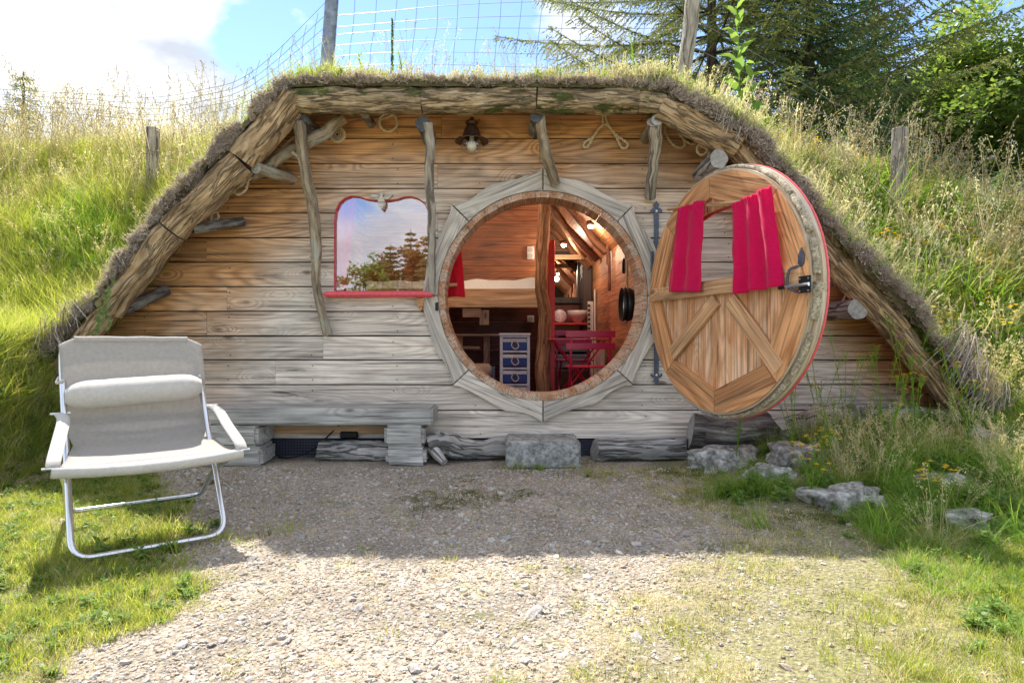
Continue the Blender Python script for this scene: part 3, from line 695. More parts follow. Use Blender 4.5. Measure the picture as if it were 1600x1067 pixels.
# --- door (hinged at the left, standing open)
DR, DTH = .776, -R(71)
DSC = .985
hx = 1.014
door = empty('round_door', (hx, -.03, 1.144), DTH); door.parent = cabin; door.scale = (DSC, 1, DSC)
def T(px, off=.02):                        # photo column -> distance along the opened door, off = metres in front of its face
    k = (px-800)/FPX; c_, s_ = math.cos(DTH), abs(math.sin(DTH)); return (k*(DW-.03-off*c_)-hx+off*s_)/(c_+k*s_)/DSC
def DP(px, py, off=.02):
    t = T(px, off); d = DW-.03-t*DSC*abs(math.sin(DTH)); return (t, (EYE+(HZ-py)*d/FPX-1.144)/DSC)
def dcirc(r, n=80, sz=1.0): return [(DR+r*math.cos(2*math.pi*i/n), r*sz*math.sin(2*math.pi*i/n)) for i in range(n)]
holep = [(T(1060)+.02, .085), (T(1213), .085), (T(1213)+.005, .47), (T(1180), .51), (T(1140), .525), (T(1100), .515), (T(1066)+.03, .47)]
def ringseg(r0, r1, y0, y1, n=96, name='', mat=None, parent=door):
    v = []; f = []; tt = []
    for i in range(n):
        a = 2*math.pi*i/n; c_, s_ = math.cos(a), math.sin(a)
        for r_, y in ((r0, y0), (r1, y0), (r1, y1), (r0, y1)): v.append((DR+r_*c_, y, r_*s_)); tt.append((r_, y, a*r1))
    for i in range(n):
        j = (i+1) % n
        for q in range(4): f.append((i*4+q, i*4+(q+1) % 4, j*4+(q+1) % 4, j*4+q))
    return MB().add(v, f, tt).build(name, mat, parent, smooth=True)
ringseg(.69, .746, -.028, .012, name='door_ring', mat=M_doorrim)
ringseg(.70, .774, .012, .045, name='door_flange', mat=M_doorrim)
rp = mesh_obj('outer_panel', *(lambda b_: (np.array([tuple(p) for p in b_.v]), b_.f))(MB().prism(dcirc(.778), .046, .058)), M_redpink, door)
bool_cut(rp, [cutter(holep, -.2, .2)])
# upright boards
bt = [T(q) for q in (1017, 1042.5, 1070.7, 1099, 1131, 1165.5, 1201, 1242, 1282)]
for k in range(8):
    t0, t1 = max(bt[k], DR-.70)+.0025, min(bt[k+1], DR+.70)-.0025
    hz_ = lambda t: math.sqrt(max(.0, .71**2-(t-DR)**2))
    ts = np.linspace(t0, t1, 6); poly = [(t, -hz_(t)) for t in ts]+[(t, hz_(t)) for t in ts[::-1]]
    jy = rnd.uniform(-.002, .002)
    o = MB().prism(poly, -.010+jy, .011, axis=2).build('board', M_door, door); bool_cut(o, [cutter(holep, -.2, .2)])
    for q in split_islands(o): q.name = 'board'; set_tc(q, 2)
# eight rim boards: arc outside, straight inside
for k in range(8):
    off = R(3) if k in (1, 2) else 0
    a0, a1 = math.pi/4*k+.004+(R(4) if k == 2 else 0), math.pi/4*(k+1)-.004+(R(4) if k == 1 else 0); n = 12
    o_ = [(DR+.733*math.cos(lerp(a0, a1, i/n)), .733*math.sin(lerp(a0, a1, i/n))) for i in range(n+1)]
    ri = .60; i_ = [(DR+ri*math.cos(a1), ri*math.sin(a1)), (DR+ri*math.cos(a0), ri*math.sin(a0))]
    poly = o_+i_; am = (a0+a1)/2
    v = [(x, -.034, z) for x, z in poly]+[(x, -.0125, z) for x, z in poly]; m_ = len(poly)
    tt = [((p[0]-DR)*math.cos(am)+p[2]*math.sin(am), p[1], -(p[0]-DR)*math.sin(am)+p[2]*math.cos(am)) for p in v]
    f = [tuple(range(m_)), tuple(range(2*m_-1, m_-1, -1))]+[(i, i+m_, (i+1) % m_+m_, (i+1) % m_) for i in range(m_)]
    MB().add(v, f, tt).build('rim_board', M_doorf, door)
MB().box((DR+.005, -.044, .035), (1.385, .020, .092), bev=.003).build('rail', M_pale, door)
def dbrace(a, b_, w_):
    (x0, z0), (x1, z1) = a, b_; d = Vector((x1-x0, 0, z1-z0)); M = rotm('Y', -math.atan2(z1-z0, x1-x0))
    MB().box(((x0+x1)/2, -.0265, (z0+z1)/2), (d.length, .026, w_), M, bev=.003).build('brace', M_pale, door)
dbrace(DP(1052, 553), DP(1120, 467), .098); dbrace(DP(1143, 468), DP(1220, 577), .098)
# rod, latch, hook, bolt
(ra, rza), (rb, rzb) = DP(1050, 327), DP(1215, 312)
MB().tube([(ra, -.052, rza), ((ra+rb)/2, -.056, (rza+rzb)/2), (rb, -.052, rzb)], [.012, .013, .012], 8, rough=.08).build('curtain_rod', M_pale, door, smooth=True)
la, lz = DP(1268, 445)
lb = MB().box((la, -.062, lz+.002), (.075, .006, .085)); 
for sx in (-1, 1):
    for sz in (-1, 1): lb.tube([(la+sx*.027, -.066, lz+sz*.031), (la+sx*.027, -.069, lz+sz*.031)], .005, 8, mi=1)
lb.tube([(la-.12, -.071, lz), (la+.035, -.071, lz)], .009, 8, mi=1); lb.tube([(la-.12, -.071, lz), (la-.16, -.071, lz-.004)], .011, 8)
lb.build('bolt_latch', [M_black, M_alu], door)
ha, hz2 = DP(1257, 402)
hb = MB().prism([(ha, hz2+.05), (ha+.02, hz2+.01), (ha+.016, hz2-.03), (ha-.004, hz2-.055), (ha-.022, hz2-.03), (ha-.02, hz2+.01)], -.043, -.036)
hb.tube(polyline([(ha-.002, -.045, hz2-.045), (ha-.04, -.07, hz2-.055), (ha-.055, -.075, hz2-.10), (ha-.05, -.07, hz2-.15), (ha-.005, -.06, hz2-.175)], 14), .0075, 8)
hb.build('door_handle', M_iron, door, smooth=True)
# sealing foam beads on the flange, thick on the free side
fo = MB()
for (a0, a1, r_) in ((40, 62, .016), (20, 38, .019), (3, 17, .017), (-14, 0, .019), (-38, -20, .017), (-60, -42, .015), (-88, -64, .012), (66, 100, .010), (104, 140, .008), (-130, -92, .010)):
    n = 12; pts = [(DR+.759*math.cos(R(lerp(a0, a1, i/(n-1)))), -.0-.002*math.sin(i), .759*math.sin(R(lerp(a0, a1, i/(n-1))))) for i in range(n)]
    fo.tube(pts, [r_*(.75+.4*abs(mn.noise(Vector((i*.7, a0, 0))))+.2) for i in range(n)], 9, rough=.3, nf=20, seed=a0)
fo.build('door_seal', M_foam, door, smooth=True)
# strap hinges on the wall behind the door edge
hz0 = W(1025)
def fleur(cz, sg):
    pts = [(0, .075), (.010, .060), (.022, .050), (.016, .034), (.014, .024), (.030, .020), (.044, .004), (.040, -.012), (.028, .000), (.018, .002), (.016, -.03)]
    full = [(hz0+x, cz+sg*z) for x, z in pts]+[(hz0-x, cz+sg*z) for x, z in pts[::-1] if x > 0]
    return full if sg > 0 else full[::-1]
for cz, sg, z2 in ((Zw(330), 1, .30), (Zw(585), -1, .30)):
    mb = MB().prism(fleur(cz, sg), -.014, -.0055).box((hz0, -.010, cz-sg*(.03+z2/2-.001)), (.034, .008, z2), mi=0)
    mb.tube([(hz0, -.014, cz), (hz0, -.018, cz)], .008, 8, mi=1); mb.tube([(hx+.01, -.03, cz-sg*.45), (hx+.01, -.03, cz-sg*.30)], .013, 10)
    mb.build('strap_hinge', [M_iron, M_white], cabin)
MB().box((W(683.5), -.037, Zw(479)), (.022, .006, .06), mi=0).build('latch_plate', M_black, cabin)
# ------------------------------------------------------------------ interior of the cabin
FZ = .20
def boards(name, parent, mat, x0, x1, z0, z1, y, hgt=.18, th=.02):
    z = z0
    while z < z1-.01:
        h = min(hgt, z1-z); MB().box(((x0+x1)/2, y+rnd.uniform(-.002, .002), z+h/2), (x1-x0, th, h-.004)).build('plank', mat, parent); z += hgt
iw = empty('inner_back_wall'); iw.parent = cabin
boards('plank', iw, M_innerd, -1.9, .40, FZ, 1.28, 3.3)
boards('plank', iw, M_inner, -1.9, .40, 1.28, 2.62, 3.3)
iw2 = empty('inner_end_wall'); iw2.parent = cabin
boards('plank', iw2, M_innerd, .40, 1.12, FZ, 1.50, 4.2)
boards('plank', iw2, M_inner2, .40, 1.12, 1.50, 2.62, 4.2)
iw3 = empty('inner_side_wall'); iw3.parent = cabin
for k in range(10):
    z = FZ+k*.181
    if z > 1.84: break
    h = min(.178, 1.86-z)
    ys_ = [.06, 1.3, 2.45, 3.3, 4.2]
    for j in range(4): MB().box((1.11+rnd.uniform(-.002, .002), (ys_[j]+ys_[j+1])/2, z+h/2), (.02, ys_[j+1]-ys_[j]-.004, h)).build('plank', M_inner2, iw3)
iw4 = empty('inner_left_wall'); iw4.parent = cabin
MB().box((-1.92, 1.7, 1.4), (.02, 3.3, 2.5)).build('left_lining', M_inner, iw4)
ce = empty('inner_ceiling'); ce.parent = cabin
s0, s1 = Vector((.42, 0, 2.56)), Vector((1.12, 0, 1.85)); sd = s1-s0; ang = -math.atan2(sd.z, sd.x)
for k in range(5):
    c = s0+sd*((k+.5)/5)
    for j, (ya, yb) in enumerate(((.06, 1.1), (1.1, 2.2), (2.2, 4.2))):
        MB().box((c.x, (ya+yb)/2, c.z), (sd.length/5-.004, yb-ya-.004, .015), rotm('Y', ang), axis=1).build('plank', M_inner2, ce)
for k in range(18):
    MB().box((-.75, .06+.2*k+.1, 2.565), (2.36, .195, .015)).build('plank', M_inner, ce)
for yb in (.45, 1.05, 1.75, 2.5): MB().box((-.75, yb, 2.535), (2.3, .05, .04)).build('ceiling_batten', M_pale, ce)
def ilog(a, b_, r, name='rafter', mat=M_rafter, seed=0):
    A, B = Vector(a), Vector(b_); return MB().tube(polyline([A, A.lerp(B, .35)+Vector((.012, 0, .01)), A.lerp(B, .7)-Vector((.01, 0, 0)), B], 14, .015, seed), r, 12, rough=.14, seed=seed).build(name, mat, cabin, smooth=True)
ilog((.50, 2.25, 2.50), (1.05, 2.26, 1.84), .045, seed=1)
ilog((.42, 2.95, 2.52), (1.05, 3.0, 1.86), .045, seed=2)
ilog((.45, 3.75, 2.45), (1.05, 3.75, 1.86), .045, seed=3)
ilog((.40, 2.6, 2.48), (.95, 3.4, 1.95), .04, mat=M_post, seed=4)
MB().box((.78, 3.7, 1.99), (.68, .05, .06)).build('cross_beam', M_pale, cabin)
fl = empty('inner_floor'); fl.parent = cabin
m_fl = wood('floor_wood', (.34, .09, .05), (.2, .04, .02), ringf=40, rough=.35)
for k in range(22): MB().box((-.4, .08+.19*k+.095, FZ-.01), (3.05, .186, .02)).build('plank', m_fl, fl)
ilog2 = polyline([(.345, 1.86, FZ), (.32, 1.86, .6), (.345, 1.85, 1.1), (.30, 1.86, 1.55), (.33, 1.86, 2.0), (.345, 1.85, 2.56)], 26, .02, 4)
MB().tube(ilog2, np.interp(np.linspace(0, 1, 26), [0, .3, .6, 1], [.088, .072, .062, .07]), 14, rough=.12, seed=8).build('inner_post', M_post, cabin, smooth=True)

bed = thing('bed', 'raised bed with a plain wooden side board and rumpled white sheet inside the cabin', 'bed', loc=(-.65, 2.5, 1.2))
def in_(o, th_):
    o.parent = th_; o.matrix_parent_inverse = Matrix.Translation(-th_.location); return o
in_(MB().box((-.64, 1.87, 1.305), (1.86, .035, .195), bev=.003).build('side_board', M_pale), bed)
n_, k_ = 60, 14; v = []; 
for i in range(n_):
    for j in range(k_):
        x = lerp(-1.55, .27, i/(n_-1)); u = j/(k_-1); y = lerp(1.90, 3.25, u)
        z = 1.40+(.105 if j else 0.0)*1.0+.030*mn.noise(Vector((x*4, y*5, 1)))+.05*mn.noise(Vector((x*2.2, y*2, 5)))
        if j == 0: y -= .0; z = 1.36
        v.append((x, y+.012*mn.noise(Vector((x*9, 2, z)))*(j < 3), z))
f = [(i*k_+j, (i+1)*k_+j, (i+1)*k_+j+1, i*k_+j+1) for i in range(n_-1) for j in range(k_-1)]
in_(mesh_obj('bed_sheet', v, f, M_sheet, smooth=True), bed)
mb = MB().box((-.43, 2.0, 1.155), (.19, .12, .09)).box((-.30, 2.06, 1.11), (.10, .06, .16)); in_(mb.build('bed_bracket', M_pale), bed)

du = thing('drawer_unit', 'narrow white framed drawer unit with blue and white fabric drawers left of the inner post', 'drawer unit', loc=(.03, 1.95, FZ))
mb = MB(); m_w = simple('whitewashed_wood', (.62, .62, .66), .6, var=.1)
for sx in (-.142, .142):
    for sy in (-.13, .13): mb.box((sx, sy, .355), (.028, .028, .71))
mb.box((0, 0, .725), (.33, .31, .022), bev=.003)
for z in (.03, .20, .37, .545, .70): mb.box((0, -.13, z), (.26, .02, .02)); mb.box((.142, 0, z), (.02, .24, .02))
o = mb.build('drawer_frame', m_w, du)
m_bl = fabric('blue_basket_cloth', (.05, .09, .28), 0.0); m_wh = fabric('white_basket_cloth', (.75, .76, .8), 0.0)
for k, z in enumerate((.115, .285, .455, .62)):
    mb = MB(); mb.box((0, 0, z-.022), (.25, .27, .085), bev=.008, mi=0); mb.box((0, 0, z+.041), (.252, .272, .038), bev=.006, mi=1)
    d_ = mb.build('drawer', [m_bl, m_wh], du)
    h = MB().tube(polyline([(-.02, -.14, z+.03), (-.035, -.15, z-.01), (.0, -.152, z-.05), (.04, -.15, z-.02), (.01, -.14, z+.035), (-.02, -.14, z+.03)], 18), .006, 6).build('rope_handle', M_rope, d_, smooth=True)

tb = thing('side_table', 'low wooden side table below the raised bed', 'table', loc=(-.42, 2.6, FZ))
MB().box((0, 0, .725), (.56, .36, .025), bev=.003).build('table_top', M_pale, tb)
for sx in (-.2, .12): MB().box((sx, .1, .356), (.07, .05, .712)).build('leg', M_pale, tb)
MB().box((-.09, 0, .58), (.28, .28, .03)).build('lower_shelf', M_pale, tb)
st = thing('padded_stool', 'low stool with a pale padded seat beside the drawer unit', 'stool', loc=(-.36, 2.1, FZ))
mb = MB(); mb.box((0, 0, .33), (.30, .32, .16), bev=.045)
mb.build('seat_pad', fabric('tan_leather', (.52, .34, .25), 0.0), st, smooth=True)
MB().box((0, 0, .15), (.28, .3, .2), bev=.01).build('stool_base', M_post, st); MB().box((.165, 0, .2), (.03, .3, .36), bev=.01).build('side_panel', simple('slate_blue', (.10, .12, .18), .7), st)
def socket(px, py, y, w_, h_, n, label):
    c = P(px, py, y); t_ = thing('wall_socket', label, 'socket', loc=c)
    MB().box((0, -.014, 0), (w_, .016, h_), bev=.004).build('cover_plate', M_white, t_)
    for k in range(n):
        zc = 0 if n == 1 else (k-.5)*h_*.46
        MB().tube([(0, -.020, zc), (0, -.025, zc)], .031, 16).build('socket_face', simple('grey_socket', (.55, .52, .5), .4) if 'grey_socket' not in bpy.data.materials else bpy.data.materials['grey_socket'], t_)
socket(829, 395, 3.29, .09, .165, 2, 'double white wall socket on the red boards above the bed')
socket(829, 498, 3.29, .09, .09, 1, 'single white wall socket on the dark boards under the bed')
rd = thing('red_door', 'red painted inner door seen edge on, right behind the inner post', 'door', loc=(.42, 1.95, FZ))
MB().box((0, 0, .86), (.065, .10, 1.72), bev=.004).build('door_edge', M_red, rd)
MB().box((-.005, .62, .86), (.03, 1.13, 1.70)).build('door_panel', M_red, rd)
# mirror and things at the end wall
mi = thing('wall_mirror', 'dark framed mirror on the far end wall of the cabin', 'mirror', loc=(.77, 4.17, 1.77))
M_mir = simple('mirror_glass', (.9, .9, .9), .02, 1.0)
MB().box((0, 0, 0), (.34, .012, .58)).build('mirror_glass', M_mir, mi)
m_dw = simple('dark_stained_wood', (.05, .035, .03), .5, var=.3)
mb = MB().box((0, -.012, .33), (.46, .05, .08)).box((0, -.012, -.33), (.46, .05, .08)).box((.205, -.012, 0), (.07, .045, .58)).box((-.205, -.012, 0), (.07, .045, .58)); mb.build('mirror_frame', m_dw, mi)
cb = thing('cabinet', 'tall narrow dark cabinet right of the mirror', 'cabinet', loc=(1.03, 3.95, FZ)); MB().box((0, 0, .95), (.13, .4, 1.9), bev=.004).build('cabinet_body', m_dw, cb); MB().box((-.0, -.204, 1.0), (.10, .008, 1.5)).build('cabinet_door', simple('cabinet_front', (.07, .05, .045), .4), cb)
sh = thing('wall_shelf', 'red shelf across the end wall carrying the bowl', 'shelf', loc=(.78, 3.85, 1.09)); MB().box((0, 0, 0), (.56, .4, .03), bev=.002).build('shelf_board', M_red, sh)
def lathe(prof, seg=28):
    v, f = [], []
    for r_, z in prof:
        for k in range(seg): a = 2*math.pi*k/seg; v.append((r_*math.cos(a), r_*math.sin(a), z))
    for i in range(len(prof)-1):
        for k in range(seg): f.append((i*seg+k, i*seg+(k+1) % seg, (i+1)*seg+(k+1) % seg, (i+1)*seg+k))
    return v, f
M_cer = simple('pink_white_ceramic', (.70, .55, .55), .15)
bw = mesh_obj('bowl', *lathe([(.001, .004), (.06, .0), (.065, .02), (.10, .05), (.135, .10), (.148, .165), (.143, .165), (.128, .10), (.09, .055), (.001, .03)]), M_cer, smooth=True); bw.location = (.90, 3.78, 1.107)
setp(bw, 'large round pale pink bowl on the red shelf', 'bowl')
pt = mesh_obj('patterned_plate', *lathe([(.001, 0), (.085, 0), (.092, .012), (.088, .016), (.001, .010)]), simple('patterned_ceramic', (.55, .40, .45), .3, var=.5, sc=60), smooth=True); pt.location = (.66, 3.83, 1.20); pt.rotation_euler = (R(82), 0, 0)
setp(pt, 'small patterned round plate standing on the red shelf', 'plate')
for k, (x, z) in enumerate(((.66, .80), (.66, .58), (.93, .80), (.93, .58))):
    b4 = thing('storage_box', ('upper' if k % 2 == 0 else 'lower')+' grey blue storage box under the red shelf, '+('next to the red door' if k < 2 else 'next to the white rack'), 'box', 'storage boxes', loc=(x, 3.85, z-.10))
    MB().box((0, 0, .10), (.26, .36, .19), bev=.012).build('box_body', simple('grey_blue_box', (.13, .17, .25), .5) if 'grey_blue_box' not in bpy.data.materials else bpy.data.materials['grey_blue_box'], b4)
    MB().box((0, -.183, .12), (.16, .01, .03)).build('label_holder', M_white if k % 2 == 0 else M_iron, b4)
b5 = thing('floor_chest', 'dark low chest standing on the floor under the storage boxes', 'chest', loc=(.78, 3.85, FZ)); MB().box((0, 0, .135), (.56, .4, .27), bev=.01).build('chest_body', m_dw, b5)
rk = thing('slatted_rack', 'white perforated upright rack against the right inner wall', 'rack', loc=(1.03, 3.45, FZ))
mb = MB().box((0, 0, .6), (.07, .03, 1.15)); 
for k in range(18): mb.box((-.02, -.018, .1+k*.06), (.03, .012, .03), mi=1)
mb.build('perforated_upright', [M_white, m_dw], rk); MB().tube([(.05, -.08, 0), (.05, -.08, 1.32)], .014, 8).build('white_tube', M_white, rk, smooth=True)
ra_ = thing('ribbed_heater', 'white ribbed heater standing low against the right inner wall', 'heater', loc=(1.03, 2.6, FZ))
for k in range(5): MB().box((0, -.2+k*.09, .35), (.06, .07, .5), bev=.015).build('rib', M_white, ra_)
# bistro set
def bistro_chair(loc, rz, label, mat):
    t_ = thing('bistro_chair', label, 'chair', 'bistro chairs', loc=loc, rz=rz)
    for z in (.72, .605): MB().box((0, -.19, z), (.47, .016, .062), bev=.004).build('back_slat', mat, t_)
    for x in (-.185, .185):
        MB().tube([(x, -.185, .75), (x, -.17, .40), (x, .20, 0)], .012, 6).build('leg', mat, t_); MB().tube([(x*.88, .18, .40), (x*.88, -.21, 0)], .012, 6).build('leg', mat, t_)
    for y in (-.14, -.06, .02, .10, .18): MB().box((0, y, .405), (.42, .055, .014), bev=.003).build('seat_slat', mat, t_)
    return t_
M_pink = simple('raspberry_painted_metal', (.58, .012, .07), .3); M_mag = simple('magenta_painted_metal', (.30, .02, .14), .3)
bistro_chair((.745, 1.45, FZ), 0, 'raspberry red folding chair with its slatted back towards the doorway', M_pink)
bistro_chair((.72, 2.55, FZ+.03), math.pi, 'darker magenta folding chair on the far side of the red table', M_mag)
bt_ = thing('bistro_table', 'small raspberry red folding table between the two folding chairs', 'table', loc=(.70, 1.95, FZ))
MB().box((0, 0, .672), (.66, .5, .016), bev=.004).build('table_top', M_pink, bt_)
for a, b_ in (((-.26, -.2, .66), (.24, -.2, 0)), ((.26, -.2, .66), (-.24, -.2, 0)), ((-.26, .2, .66), (.24, .2, 0)), ((.26, .2, .66), (-.24, .2, 0))): MB().tube([a, b_], .010, 6).build('leg', M_pink, bt_)
# pan, hooks and tools on the right inner wall
pn = thing('frying_pan', 'round black pan with a pale wooden handle hanging on the right inner wall', 'pan', loc=(1.03, .95, 1.18))
v, f = lathe([(.001, 0), (.125, 0), (.15, .05), (.156, .05), (.13, -.008), (.001, -.008)]); v = [(-z, x, y) for x, y, z in v]
mesh_obj('pan_body', v, f, M_black, pn, smooth=True); v, f = lathe([(.001, 0), (.12, 0), (.12, .004)]); mesh_obj('pan_base', [(-z-.008, x, y) for x, y, z in v], f, M_alu, pn)
MB().tube([(0, 0, .15), (0.0, 0, .52)], [.012, .014], 8).build('pan_handle', M_pale, pn, smooth=True)
v, f = lathe([(.001, 0), (.13, 0), (.155, .06), (.160, .06), (.135, -.008), (.001, -.008)]); mesh_obj('stacked_pan', [(-z+.045, x, y) for x, y, z in v], f, M_black, pn, smooth=True)
def iron_hook(loc, sc, label):
    t_ = thing('iron_hook', label, 'hook', loc=loc)
    MB().tube([tuple(q*sc for q in p) for p in polyline([(0, 0, .14), (-.01, 0, .0), (-.02, -.02, -.10), (-.05, -.10, -.13), (-.06, -.15, -.06), (-.05, -.12, -.01)], 20)], .012, 8).build('hook_bar', M_black, t_, smooth=True)
iron_hook((1.085, 1.25, 1.62), 1.0, 'curled black iron hook above the hanging pan')
wt = thing('hanging_tool', 'long dark wooden tool hanging where the rafter meets the right inner wall', 'tool', loc=(1.06, 2.2, 1.72)); MB().tube([(0, 0, .3), (0, 0, -.02)], .02, 8).tube([(0, -.1, .1), (0, -.1, -.32)], [.012, .02], 8).build('tool_shaft', M_rafter, wt, smooth=True)
for c, e in ((P(990, 476, .8), (.05, .08)), (P(966, 505, 1.6), (.035, .06))):
    pass
sw1 = thing('light_switch', 'white switch plate half hidden behind the hanging pan', 'switch', loc=(1.092, .72, 1.14)); MB().box((0, 0, 0), (.012, .09, .13), bev=.003).build('switch_plate', M_white, sw1)
# two lit spot lamps in view; the third is unseen, added to brighten the left side
m, nt, b = newmat('lit_bulb'); b.inputs['Emission Color'].default_value = (1, .78, .45, 1); b.inputs['Emission Strength'].default_value = 14.0; M_bulb = m
def spot(loc, label, e):
    t_ = thing('spot_lamp', label, 'lamp', 'spot lamps under the cabin ceiling', loc=loc)
    v, f = lathe([(.001, .03), (.045, .03), (.05, .0), (.045, -.02), (.032, -.02)]); mesh_obj('lamp_collar', v, f, M_rust, t_, smooth=True)
    v, f = lathe([(.030, .0), (.034, -.02), (.026, -.045), (.001, -.052)]); mesh_obj('bulb', v, f, M_bulb, t_, smooth=True)
    ld = bpy.data.lights.new('spot_lamp_light', 'POINT'); ld.energy = e; ld.color = (1, .86, .66); ld.shadow_soft_size = .04; lo = bpy.data.objects.new('spot_lamp_light', ld); C.objects.link(lo); lo.parent = t_; lo.location = (-.03, -.05, -.12)
spot((.84, 1.95, 2.10), 'lit spot lamp on the slanted ceiling boards nearest the doorway', 3)
spot((.66, 3.2, 2.10), 'lit spot lamp hanging among the inner rafters', 6.5)
spot((-.35, 1.4, 2.50), 'added unseen lamp on the flat ceiling, brightening the raised bed side', 13)

# ------------------------------------------------------------------ cloths
def cloth(name, x0t, x1t, x0b, x1b, zt, zb, y0, label, mat=M_cur, seed=0, nw=3.0, amp=.017, loc=(0, 0, 0), rz=0, top_tilt=0.0, bot_tilt=0.0):
    nx, nz = 44, 40; v = []
    for j in range(nz):
        u = j/(nz-1); a = amp*(.55+.6*u)
        for i in range(nx):
            s = i/(nx-1); x = lerp(lerp(x0t, x1t, s), lerp(x0b, x1b, s), u**.85); z = lerp(zt+top_tilt*(s-.5), zb+bot_tilt*(s-.5), u)
            y = y0+a*(.8*math.sin(s*nw*2*math.pi+seed+u*.9+.5*math.sin(u*3+seed))+.35*math.sin(s*nw*5.3+seed*2-u*1.5))+.010*mn.noise(Vector((s*5, u*4, seed)))
            if u < .12: y += .006*math.sin(s*60+seed)*(1-u/.12); z += .004*math.sin(s*17+seed)*(1-u/.12)
            v.append((x, y, z))
    f = [(j*nx+i, (j+1)*nx+i, (j+1)*nx+i+1, j*nx+i+1) for j in range(nz-1) for i in range(nx-1)]
    o = mesh_obj(name, v, f, mat, smooth=True); o.location = loc; o.rotation_euler = (0, 0, rz); o.scale = (DSC, 1, DSC) if rz else (1, 1, 1)
    sm = o.modifiers.new('s', 'SOLIDIFY'); sm.thickness = .002
    setp(o, label, 'curtain', 'red curtains'); return o
dl = (hx, -.03, 1.144)
cloth('curtain', T(1056, .09), T(1099, .09), T(1040, .09), T(1092, .09), DP(1078, 320, .09)[1], DP(1065, 456, .09)[1], -.085, 'small crimson curtain on the hinge side of the open round door', seed=1, loc=dl, rz=DTH, nw=2.2, bot_tilt=-.03, top_tilt=.0)
cloth('curtain', T(1141, .1), T(1199, .1), T(1143, .1), T(1218, .1), DP(1170, 306, .1)[1], DP(1180, 454, .1)[1], -.09, 'small crimson curtain near the bolt side of the open round door', seed=2.6, loc=dl, rz=DTH, nw=2.8, bot_tilt=.02, top_tilt=.03)
cloth('curtain', W(526), W(556), W(522), W(538), Zw(302), Zw(453), .050, 'red curtain drawn to the left side behind the window glass', mat=M_cur, seed=3, nw=2, amp=.010)
cloth('curtain', P(700, 0, .20).x, P(719, 0, .2).x, P(690, 0, .2).x, P(726, 0, .2).x, P(0, 380, .2).z, P(0, 463, .2).z, .24, 'red curtain inside the left edge of the round doorway', mat=M_curi, seed=4, nw=1.5)
rr_ = MB().tube([P(680, 447, .20), P(714, 444, .20)], .014, 10, rough=.05).build('wooden_curtain_rod', M_pale, smooth=True); setp(rr_, 'short pale wooden rod end in front of the indoor red curtain', 'curtain rod')

# ------------------------------------------------------------------ ropes, vent, lamp
def rope(pix, label, y=-.03, r=.0085, closed=False, n=60, group='decorative ropes under the eaves', ys=None):
    pts = polyline([P(a, b_, y if ys is None else ys[i]) for i, (a, b_) in enumerate(pix)], n)
    # two strands wound round each other
    mb = MB()
    for ph in (0, math.pi):
        q = []; Lg = 0
        for i, p in enumerate(pts):
            if i: Lg += (p-pts[i-1]).length
            tn = (pts[min(i+1, n-1)]-pts[max(i-1, 0)]).normalized(); a_ = tn.cross(Vector((0, 1, 0))); a_ = a_.normalized() if a_.length > .01 else Vector((1, 0, 0)); b2 = tn.cross(a_)
            w_ = Lg/.035*2*math.pi*.5+ph; q.append(p+(a_*math.cos(w_)+b2*math.sin(w_))*r*.5)
        mb.tube(q, r*.72, 6)
    o = mb.build('rope', M_rope, smooth=True); return setp(o, label, 'rope', group)
def ell(cx, cy, rx, ry, a0=90, turns=1.0, n=14, tilt=0):
    o = []
    for i in range(int(n*turns)+1):
        a = R(a0+360*i/n); x, z = rx*math.cos(a), ry*math.sin(a); o.append((cx+x*math.cos(tilt)-z*math.sin(tilt), cy-(x*math.sin(tilt)+z*math.cos(tilt))))
    return o
rope([(590, 177), (600, 178)]+ell(607, 191, 14, 14, 110, 2.2)+[(618, 178)], 'round rope coil hanging from the roof beam left of the wall lamp', n=130)
rope([(941, 175), (942, 193), (937, 199), (926, 214), (914, 222), (912, 228), (917, 230), (923, 222), (931, 207), (943, 195), (953, 199), (964, 216), (971, 230), (978, 231), (981, 225), (973, 218), (962, 210), (951, 196), (948, 190), (945, 175)], 'rope tied in two hanging loops right of the wall lamp', n=110)
rope([(1052, 190), (1040, 199), (1042, 212), (1052, 226), (1063, 231), (1070, 226), (1066, 213), (1054, 201), (1046, 196), (1056, 196), (1062, 210), (1074, 222), (1085, 225), (1087, 217), (1078, 210), (1062, 206), (1050, 193), (1066, 202), (1082, 210), (1092, 220), (1096, 226)], 'rope looped twice beside the right upper eave log', n=130)
rope([(1096, 224)]+ell(1097, 233, 8, 9, 100, 1.1)+[(1106, 234), (1107, 246), (1102, 252), (1106, 260), (1116, 262), (1124, 258)], 'rope wound round the grey purlin end above the open door', n=90, y=-.2)
rope([(482, 197), (470, 206), (447, 224), (429, 241), (424, 246), (426, 254)], 'taut rope along the left eave behind the branch brace', n=40, y=-.12)
rope([(398, 268), (387, 276), (379, 288), (371, 292), (366, 300), (374, 303), (384, 296), (388, 282), (394, 276)], 'rope loop hanging at the left eave below the branch brace', n=60, y=-.2)
rope([(325, 357), (333, 353), (330, 344), (331, 334), (339, 332), (341, 340), (334, 345), (329, 352)], 'rope loop at the lower left purlin end', n=50, y=-.12)
rope([(205, 451), (209, 458), (209, 466), (204, 472)], 'rope end at the lowest left purlin', n=20, y=-.12)
rope([(1325, 462), (1320, 455), (1322, 460), (1318, 470), (1322, 480), (1330, 486)], 'rope ring beside the purlin end right of the open door', n=30, y=-.2)
vt = thing('round_vent', 'round cream air vent with ringed grille under the left end of the roof beam', 'air vent', loc=(W(528), -.006, Zw(211)))
